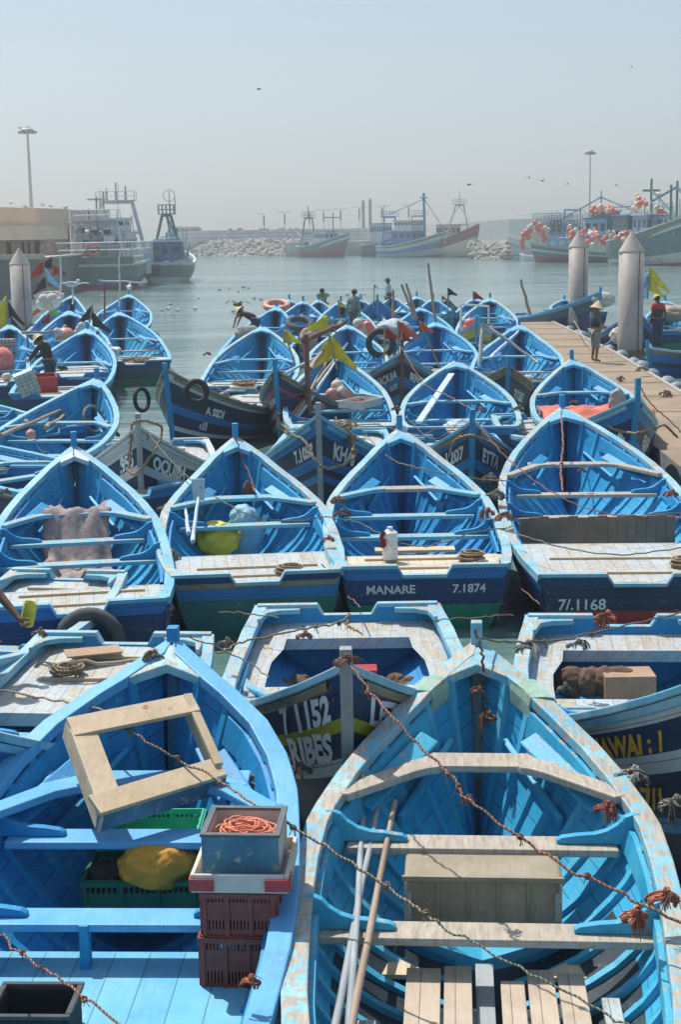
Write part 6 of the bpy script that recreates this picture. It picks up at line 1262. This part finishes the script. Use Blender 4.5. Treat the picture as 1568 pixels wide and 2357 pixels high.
rope(R_([(842, 1000), (880, 1040), (920, 1065), (1000, 1085), (1080, 1100), (1165, 1108)], [1.2, 1.3, 1.25, 1.2, 1.1, 1.05]), .013, R_tan, 'tan rope strung above the curved bench of the MANARE boat', (.3, .5, .8))
rope([at(1090, 962, 1.72), *R_([(1145, 1030), (1210, 1090), (1300, 1148), (1420, 1185), (1590, 1178)], [1.5, 1.3, 1.15, 1.05, 1.0])], .011, R_red, 'thin reddish rope from the ETTA bow across the large deck boat', (.4,))
rope(R_([(1160, 1220), (1290, 1258), (1430, 1278), (1600, 1256)], .98), .012, R_green, 'grey rope sagging across the wide pale stern deck')
rope(R_([(742, 1300), (790, 1360), (830, 1398)], [.85, .5, .85]), .011, R_red, 'rope dropping from the sack boat stern to the row in front', (.4,)); rope(R_([(1150, 1292), (1190, 1345), (1245, 1390)], [.85, .5, .85]), .011, R_red, 'rope dropping from the MANARE stern to the right', (.5,))
rope([at(1476, 892, 1.8), *R_([(1500, 930), (1550, 975), (1600, 1030)], [1.5, 1.1, .7])], .016, R_tan, 'tan rope running down from the deep blue bow to the walkway')
rope([at(922, 795, 1.8), *R_([(975, 880), (1030, 910), (1094, 945)], [1.3, 1.3, 1.6])], .014, R_red, 'reddish rope from the flag bow to the ETTA bow', (.5,))
rope(R_([(500, 1408), (560, 1412), (640, 1420)], .85), .010, R_tan, 'short rope between the planked deck and the yellow striped boat'); rope(R_([(1000, 1428), (1100, 1420), (1180, 1416)], .85), .009, R_tan, 'thin level rope above the gap before the right hand stern', (.8,))
rope(R_([(480, 880), (560, 925), (640, 920), (700, 905)], [1.1, .9, 1.0, 1.1]), .013, R_red, 'rope strung from the round fender to the striped boat', (.3,))
rope(R_([(860, 975), (960, 1000), (1010, 985)], 1.0), .011, R_red, 'thin rope across the middle boat stern', (.5,)); rope(R_([(940, 965), (1000, 1010), (1080, 955)], [1.0, .9, 1.3]), .010, R_tan, 'thin slack rope beside the bleached boat stern')
rope([atd(1320, 735, 55), atd(1365, 800, 46), atd(1420, 770, 46), atd(1445, 715, 46.2)], .02, R_white, 'pale rope looped from one concrete pile to the other')
rope(R_([(620, 1560), (560, 1520), (450, 1470), (395, 1460)], [1.3, 1.3, 1.45, 1.62]), .008, R_tan, 'thin twine from the front left bow to the striped boat')
rope([at(1098, 1452, 1.6), *R_([(1112, 1520), (1112, 1580), (1118, 1640), (1112, 1700)], [1.42, 1.2, 1.05, .9])], .015, R_green, 'rope hanging down inside the turquoise bow', (.5, .75))
rope([at(1098, 1470, 1.55), at(1000, 1468, 1.3), at(1240, 1478, 1.25), at(1400, 1450, 1.1), at(1590, 1405, 1.0)][0:1]+R_([(1240, 1478), (1400, 1450), (1590, 1405)], [1.25, 1.05, .95]), .012, R_grey, 'grey rope from the turquoise stem towards the right edge', (.4, .6))
rope([at(542, 1008, 1.7), *R_([(560, 1060), (580, 1110), (585, 1130)], [1.4, 1.2, 1.15])], .014, R_red, 'red rope hanging inside the sack boat bow', (.8,)); rope([at(1293, 945, 1.6), *R_([(1296, 1020), (1292, 1080), (1296, 1130)], [1.3, 1.1, 1.0])], .018, R_red, 'dark red rope tangle hanging inside the large deck boat bow', (.4, .6, .8)); rope([at(170, 1030, 1.6), *R_([(165, 1080), (172, 1120)], [1.3, 1.15])], .012, R_red, 'rope tail hanging inside the cloth boat bow', (.7,))
def bowloop(k, L, r, m, label, dy=-.12, knots=()):
    y = BT[k].c.y; t = BT[k]; tip = bl(k, 0, 0, 0); rope([atd(x, yy, tip.y+dy+off) for x, yy, off in L], r, m, label, knots, name='thick_rope', wob=.012)
bowloop('K', [(648, 975, .55), (672, 1000, .35), (705, 1020, .15), (722, 1055, .0), (745, 1076, -.02), (785, 1072, .12), (815, 1050, .3), (812, 1015, .45), (800, 985, .45)], .034, R_tan, 'thick tan rope looped round the bright blue KHAI bow', knots=(.8,))
bowloop('J', [(296, 1085, .2), (300, 1020, .2), (303, 980, .2), (318, 968, .0), (345, 972, .15), (372, 985, .3), (365, 1020, .2), (340, 1060, .02), (310, 1090, .0), (295, 1080, .1)], .032, R_tan, 'thick brown rope looped over the white OQUIBA bow')
bowloop('L', [(1035, 1045, .45), (1048, 1015, .25), (1080, 1002, .02), (1110, 1010, .05), (1150, 1030, .4)], .032, R_tan, 'thick tan rope across the ETTA bow')
bowloop('M', [(1398, 978, .5), (1425, 992, .35), (1468, 997, -.02), (1505, 985, .3), (1530, 980, .5), (1560, 1005, .8)], .034, R_tan, 'thick rope garland across the deep blue ELKHA bow')
bowloop('L', [(640, 950, -3), (645, 985, -3), (665, 1000, -3.2)], .03, R_grey, 'grey rope curl at the left side of the yellow flag boat')
def lash(px, py, z, size, mats_, label, tuft=1.0, hang=0):
    size *= .82; c = at(px, py, z); rn = random.Random(px*3+py); e = empty('rope_lashing', c, 0, label, 'rope lashing'); b = MB()
    ang = rn.uniform(-.7, .7); hang2 = .35+hang
    for k in range(6):          # turns drawn over the gunwale
        R = Matrix.Rotation(ang+rn.uniform(-.35, .35), 3, 'Z'); rr = size*rn.uniform(.75, 1.05); off = (k-2.5)*size*.19
        b.tube([R@Vector((cos(a_)*rr, off+rn.uniform(-.05, .05)*size, sin(a_)*rr*.42-.02)) for a_ in [-.5+t*4.1/9 for t in range(10)]], size*.115, 6)
    for k in range(3):          # the knot
        R = Matrix.Rotation(rn.random()*3, 3, 'X') @ Matrix.Rotation(rn.random()*3, 3, 'Y'); b.tube([R@Vector((cos(t*PI/4)*size*.26, sin(t*PI/4)*size*.26, 0))+Vector((size*.2, 0, size*.36)) for t in range(8)], size*.12, 6, closed=True)
    b.build('coil', mats_[0], e, smooth=True); b = MB()
    for q in range(2):          # limp frayed ends
        st = Vector((rn.uniform(-.4, .6), rn.uniform(-.6, .2), .4))*size; dr = Vector((rn.uniform(-1, 1), rn.uniform(-1, -.1), 0)).normalized()
        for k in range(int(20*tuft)):
            l = size*rn.uniform(.7, 1.3); w_ = Vector((rn.gauss(0, .16), rn.gauss(0, .16), rn.gauss(0, .1)))*size
            b.tube([st, st+dr*l*.45+w_*.5+Vector((0, 0, .05*l)), st+dr*l*.8+w_-Vector((0, 0, l*hang2*.7)), st+dr*l*.9+w_*1.5-Vector((0, 0, l*hang2*1.5))], size*.035, 4)
    b.build('frayed_ends', mats_[-1], e)
LS = [(12, 1132, .95, .09, (R_tan,), 'tan rope lashing on the left gunwale of the cloth boat'), (378, 1170, .9, .1, (R_grey,), 'grey frayed lashing between the cloth boat and the sack boat'), (392, 1278, .75, .12, (R_grey,), 'grey frayed lashing hanging low before the sack boat side'),
 (470, 1105, 1.12, .15, (R_grey, R_white), 'thick grey rope end frayed white on the sack boat bow'), (648, 1098, 1.1, .12, (R_tan, R_red), 'tan rope with a red knot on the right bow side of the sack boat'), (778, 1150, 1.0, .1, (R_red, R_red), 'red rope knot on the left gunwale of the MANARE boat, the upper one'), (785, 1182, .95, .1, (R_grey, R_red), 'grey and red knot on the left gunwale of the MANARE boat, the lower one'),
 (755, 1240, .9, .08, (R_red,), 'small red lashing at the aft right gunwale of the sack boat'), (1128, 1100, 1.05, .12, (R_grey, R_green), 'green grey lashing at the right bow side of the MANARE boat'), (1140, 1140, 1.0, .14, (R_grey, R_grey), 'big grey lashing where the MANARE and large deck boats touch'), (1122, 1178, .95, .1, (R_red, R_orange), 'orange red tangle below the big grey lashing'), (1162, 1190, .95, .12, (R_red,), 'reddish brown rope bent over the large deck boat gunwale'),
 (1546, 1135, 1.0, .1, (R_red, R_orange), 'red knot at the right side of the large deck boat'), (1340, 1082, 1.1, .07, (R_red,), 'small red tuft by the loose plank in the large deck boat'), (630, 1748, 1.0, .12, (R_grey,), 'thick grey rope wrapped over the right gunwale of the front left boat'), (574, 1798, 1.0, .085, (R_tan, R_tan), 'straw coloured frayed rope end beside the twine box'), (690, 1770, .8, .09, (R_grey, R_red), 'dark grey rope bundle in the gap before the yellow striped bow'),
 (1452, 1792, 1.0, .14, (R_grey, R_white), 'big grey frayed rope knot on the right gunwale of the turquoise boat'), (1392, 1858, .95, .075, (R_orange, R_orange), 'orange frayed rope hanging below the big grey knot'), (808, 1785, 1.0, .085, (R_white, R_white), 'white rope wrapping on the left gunwale of the turquoise boat'), (352, 1508, 1.52, .075, (R_tan, R_grey), 'grey brown frayed knot on the front left breasthook'), (1122, 1648, 1.1, .07, (R_red,), 'pink brown knot hanging in the turquoise bow'),
 (1102, 1588, 1.25, .05, (R_red,), 'small dark red knot near the top of the turquoise bow'), (1078, 1838, 1.28, .045, (R_red,), 'small red knot on the slanting reddish rope'), (1462, 2105, .95, .08, (R_orange, R_orange), 'orange tangle on the rear bench end of the turquoise boat'), (1528, 2065, 1.0, .09, (R_orange, R_red), 'orange red lashing at the right edge of the turquoise boat'), (1552, 1850, .9, .1, (R_grey,), 'grey knotted rope hanging at the right edge'), (1300, 1582, 1.0, .07, (R_grey,), 'small grey knot on the deck of the yellow lettered boat'),
 (700, 1462, .95, .075, (R_red, R_red), 'brown knot with a red tail on the stern rope'), (795, 1518, 1.68, .075, (R_red, R_red), 'red rope turns around the yellow striped bow post'), (520, 1478, .95, .08, (R_grey,), 'dark grey knot between the planked deck and the next gunwale'), (1215, 1490, 1.0, .12, (R_grey, R_white), 'white frayed lashing at the corner of the right hand stern'), (1330, 1482, 1.0, .09, (R_white, R_grey), 'white frayed rag on the rope over the right hand stern'), (1395, 1420, 1.0, .11, (R_orange, R_orange), 'orange twine tangle on the right hand transom'),
 (1195, 940, 1.0, .12, (R_grey,), 'grey lashing between the bleached and the tarpaulin boats'), (912, 940, 1.0, .1, (R_tan, R_red), 'reddish lashing at the right of the yellow flag boat'), (660, 870, 1.0, .12, (R_tan, R_red), 'reddish lashing at the left of the yellow flag boat'), (475, 815, 1.0, .12, (R_grey,), 'grey lashing at the left side of the white float boat'), (258, 960, .95, .13, (R_tan, R_grey), 'tan frayed lashings on the gunwale of the long pole boat'), (262, 1000, .8, .12, (R_red, R_grey), 'reddish rope tuft below the tan lashings'), (340, 1010, 1.3, .0001, (R_tan,), None),
 (735, 935, 1.62, .09, (R_white, R_tan), 'white wool wrapping round the bright blue bow post'), (1105, 945, 1.5, .1, (R_red, R_red), 'red frayed bundle beside the ETTA stem'), (810, 1010, 1.2, .13, (R_tan, R_grey), 'hanging tan net strands at the KHAI side'), (1320, 925, 1.2, .07, (R_tan,), 'rope turns around the stem of the large deck boat'), (1270, 735, .5, .2, (R_red, R_tan), 'heap of reddish rope at the far end of the walkway edge'), (1430, 870, .5, .12, (R_tan, R_red), 'tangle of tan rope on the walkway edge near the man'), (1480, 850, .6, .18, (R_white, R_tan), 'pale hoses looped at the boat beside the near pile'), (1530, 905, .5, .15, (R_tan, R_red), 'brown rope tangle on the right walkway edge'), (575, 2255, .95, .05, (R_orange, R_orange), 'small orange rag tied by the maroon crates'), (90, 1455, .9, .08, (R_grey, R_tan), 'greenish net bunch below the hand at the left edge')]
for l in LS:
    if l[5]: lash(*l[:4], l[4], l[5], hang=.5 if 'hanging' in l[5] or 'tangle' in l[5] else 0)
# ---------------------------------------------------------------- gulls
mg = plain('gull_white', srgb(220, 220, 214), .7, .05); mgw = plain('gull_grey', srgb(190, 192, 192), .7, .1); mdk = plain('gull_dark', srgb(88, 84, 78), .8, .2)
def gull(p, yaw, fly=False, s=1, label='', group=None, dark=False):
    e = empty('gull', p, yaw, label, 'gull', group); e.scale = (s, s, s); b = MB(); m = mdk if dark else mg
    b.ball((0, 0, .07), .1, 0, 10, 7, (.8, 1.9, .75)); b.ball((0, .18, .16 if not fly else .09), .048, 0, 8, 6, (.9, 1.1, 1)); b.tube([(0, .12, .1), (0, .17, .14 if not fly else .09)], .035, 6); b.build('body', m, e, smooth=True)
    b = MB(); b.tube([(0, .22, .155 if not fly else .085), (0, .275, .145 if not fly else .08)], [.012, .003], 5); b.build('beak', plain('beak_yellow', srgb(200, 160, 60), .5), e)
    for k in (1, -1):
        b = MB()
        if fly: rows = [[(Vector((k*x, .07+dy-ch*t, .1+z)), (0, 0)) for t in (0, .5, 1)] for x, dy, z, ch in ((.04, 0, 0, .18), (.25, .06, .1, .16), (.45, .02, .08, .12), (.68, -.1, -.02, .02))]; b.grid(rows)
        else: b.ball((k*.06, -.05, .09), .08, 0, 8, 5, (.4, 2, .7))
        b.build('wing', mdk if dark else mgw, e)
rn = random.Random(12)
for i, (x, y) in enumerate([(372, 716), (386, 713), (408, 716), (448, 713), (457, 687), (392, 702), (505, 668), (560, 662), (572, 664), (527, 664), (548, 672), (340, 640), (536, 718), (585, 688), (600, 690), (800, 680), (840, 678), (236, 684), (280, 690)]):
    gull(at(x, y, .13), rn.random()*6, False, .85, 'white gull floating on the open harbour water', 'gulls floating on the water')
gull(at(548, 706, .9), 2.4, True, 1.3, 'dark gull with raised wings skimming the water left of the raft', dark=True)
gull(atd(596, 207, 120), 1.2, True, .7, 'lone gull high in the upper sky', dark=True); gull(atd(1455, 155, 160), 1.2, True, .6, 'faint gull high at the upper right', dark=True)
for i, (x, y) in enumerate([(1080, 427), (1218, 410), (1250, 418), (1306, 425), (1420, 428)]): gull(atd(x, y, 140), rn.random()*6, True, .9, 'small gull flying above the right hand trawlers', 'gulls flying above the trawlers', dark=i % 2 == 0)
for i, (x, y, d) in enumerate([(24, 470, 113), (62, 296, 165), (97, 475, 117), (116, 477, 119), (150, 481, 122), (45, 297, 165)]): gull(atd(x, y, d), rn.random()*6, False, 1.4, 'gull perched on the roof edge or the mast top at the left', 'gulls perched at the left building')
q = at(166, 672, 1.9); gull(atd(165, 660, 55), -1.3, False, 1.3, 'white gull perched on a stem post in front of the trawler'); gull(atd(297, 667, 58), 0, False, 1.2, 'white gull perched on the farthest left bow'); gull(atd(392, 832, 41), 0, False, .01, '') if False else None
gull(at(262, 815, .75), .6, False, 1.5, 'large white gull standing on the netting boat gunwale'); gull(atd(1440, 840, 110), 1.5, False, .01, '') if False else None

# small gear left lying in the boats
rn = random.Random(77)
M_buck = plain('bucket_black', srgb(46, 50, 54), .6); M_bb = plain('bucket_blue', srgb(40, 90, 150), .5)
proto = {}
def gear(kind, loc, yaw):
    if kind not in proto:
        b = MB()
        if kind == 'rope_coil':
            for k in range(7): rr = .09+.02*(k % 3); b.tube([(cos(t*PI/7)*rr+.01*k, sin(t*PI/7)*rr, .015+k*.012) for t in range(14)], .012, 5, closed=True)
            o = b.build('rope_coil', R_tan, smooth=True); lab, cat = 'small coil of rope left lying in one of the blue boats', 'rope coil'
        elif kind == 'bucket':
            b.lathe((0, 0, 0), [(.10, 0), (.13, .24), (.14, .25), (.125, .245), (.10, .03), (.0, .02)], 16, capt=False); o = b.build('bucket', M_buck, smooth=True); lab, cat = 'black bucket standing on the bottom of one of the blue boats', 'bucket'
        elif kind == 'loose_board':
            b.box((0, 0, .015), (.9, .13, .025)); o = b.build('loose_board', M_pale, bevel=.004); lab, cat = 'loose board lying across one of the blue boats', 'board'
        elif kind == 'net_pile':
            r2 = random.Random(5)
            for k in range(34):
                P = [Vector((r2.gauss(0, .13), r2.gauss(0, .13), abs(r2.gauss(0, .05))+.02)) for _ in range(4)]; b.tube(spline(P, 4), .012, 4)
            o = b.build('net_pile', R_tan, smooth=True); lab, cat = 'tangled heap of old net dropped in one of the blue boats', 'net'
        elif kind == 'fuel_can':
            b.box((0, 0, .13), (.2, .12, .26)); b.lathe((.06, 0, .26), [(.025, 0), (.025, .03)], 10); b.box((-.02, 0, .285), (.1, .02, .02)); b.box((-.06, 0, .27), (.02, .02, .03)); b.box((.025, 0, .27), (.02, .02, .03))
            o = b.build('fuel_can', M_bb, bevel=.01); lab, cat = 'blue plastic fuel can standing in one of the blue boats', 'fuel can'
        else:
            b.ball((0, 0, .1), .12, 0, 14, 9, (1, 1, .8), .35, 3); o = b.build('small_bag', P_foam, smooth=True); lab, cat = 'small pale bag dropped in one of the blue boats', 'bag'
        proto[kind] = (o, lab, cat)
    else: o = proto[kind][0].copy(); COL.objects.link(o)
    tag(o, proto[kind][1], proto[kind][2], 'small gear left lying in the boats: '+kind.replace('_', ' ')); o.location = loc; o.rotation_euler = (0, 0, yaw)
for k in ['BK', 'BL', 'AB', 'D', 'F', 'G', 'H', 'I', 'N', 'Q', 'R', 'S', 'V', 'W', 'X', 'Y', 'BB', 'BC', 'BF', 'AC', 'AD', 'AE', 'AF', 'AH', 'AI', 'AL', 'AM', 'BG', 'BA', 'AO', 'AS', 'AQ']:
    t = BT[k]
    for i in range(rn.choice((3, 4, 5)) if k not in 'DFGHI' else 1):
        kind = rn.choice(('rope_coil', 'rope_coil', 'bucket', 'loose_board', 'small_bag', 'net_pile', 'net_pile', 'fuel_can')) if k not in 'DFGHI' else 'rope_coil'
        if rn.random() < .5: u = rn.uniform(.86, .95); x = rn.uniform(-.6, .6); z = t.Zg(u)-.075
        else: u = rn.uniform(.35, .7); x = rn.uniform(-.35, .35); z = .235
        if kind in ('bucket', 'fuel_can') and u > .8: kind = 'rope_coil'
        gear(kind, bl(k, x*t.B, u, z), rn.random()*6 if kind != 'loose_board' else t.yaw+rn.uniform(-.3, .3))
# ---------------------------------------------------------------- haze
def haze():
    b = MB(); b.box((0, 330, 28), (1500, 900, 62)); o = b.build('haze', []) if False else b.build('haze', D.materials.new('haze_air'))
    m = o.data.materials[0]; m.use_nodes = True; nt = m.node_tree; nt.nodes.clear(); out = nt.nodes.new('ShaderNodeOutputMaterial'); v = nt.nodes.new('ShaderNodeVolumePrincipled')
    v.inputs['Density'].default_value = HAZE; v.inputs['Color'].default_value = (.85, .945, 1, 1); v.inputs['Anisotropy'].default_value = .45
    nt.links.new(v.outputs[0], out.inputs['Volume']); tag(o, kind='stuff')
HAZE = .0013
haze()
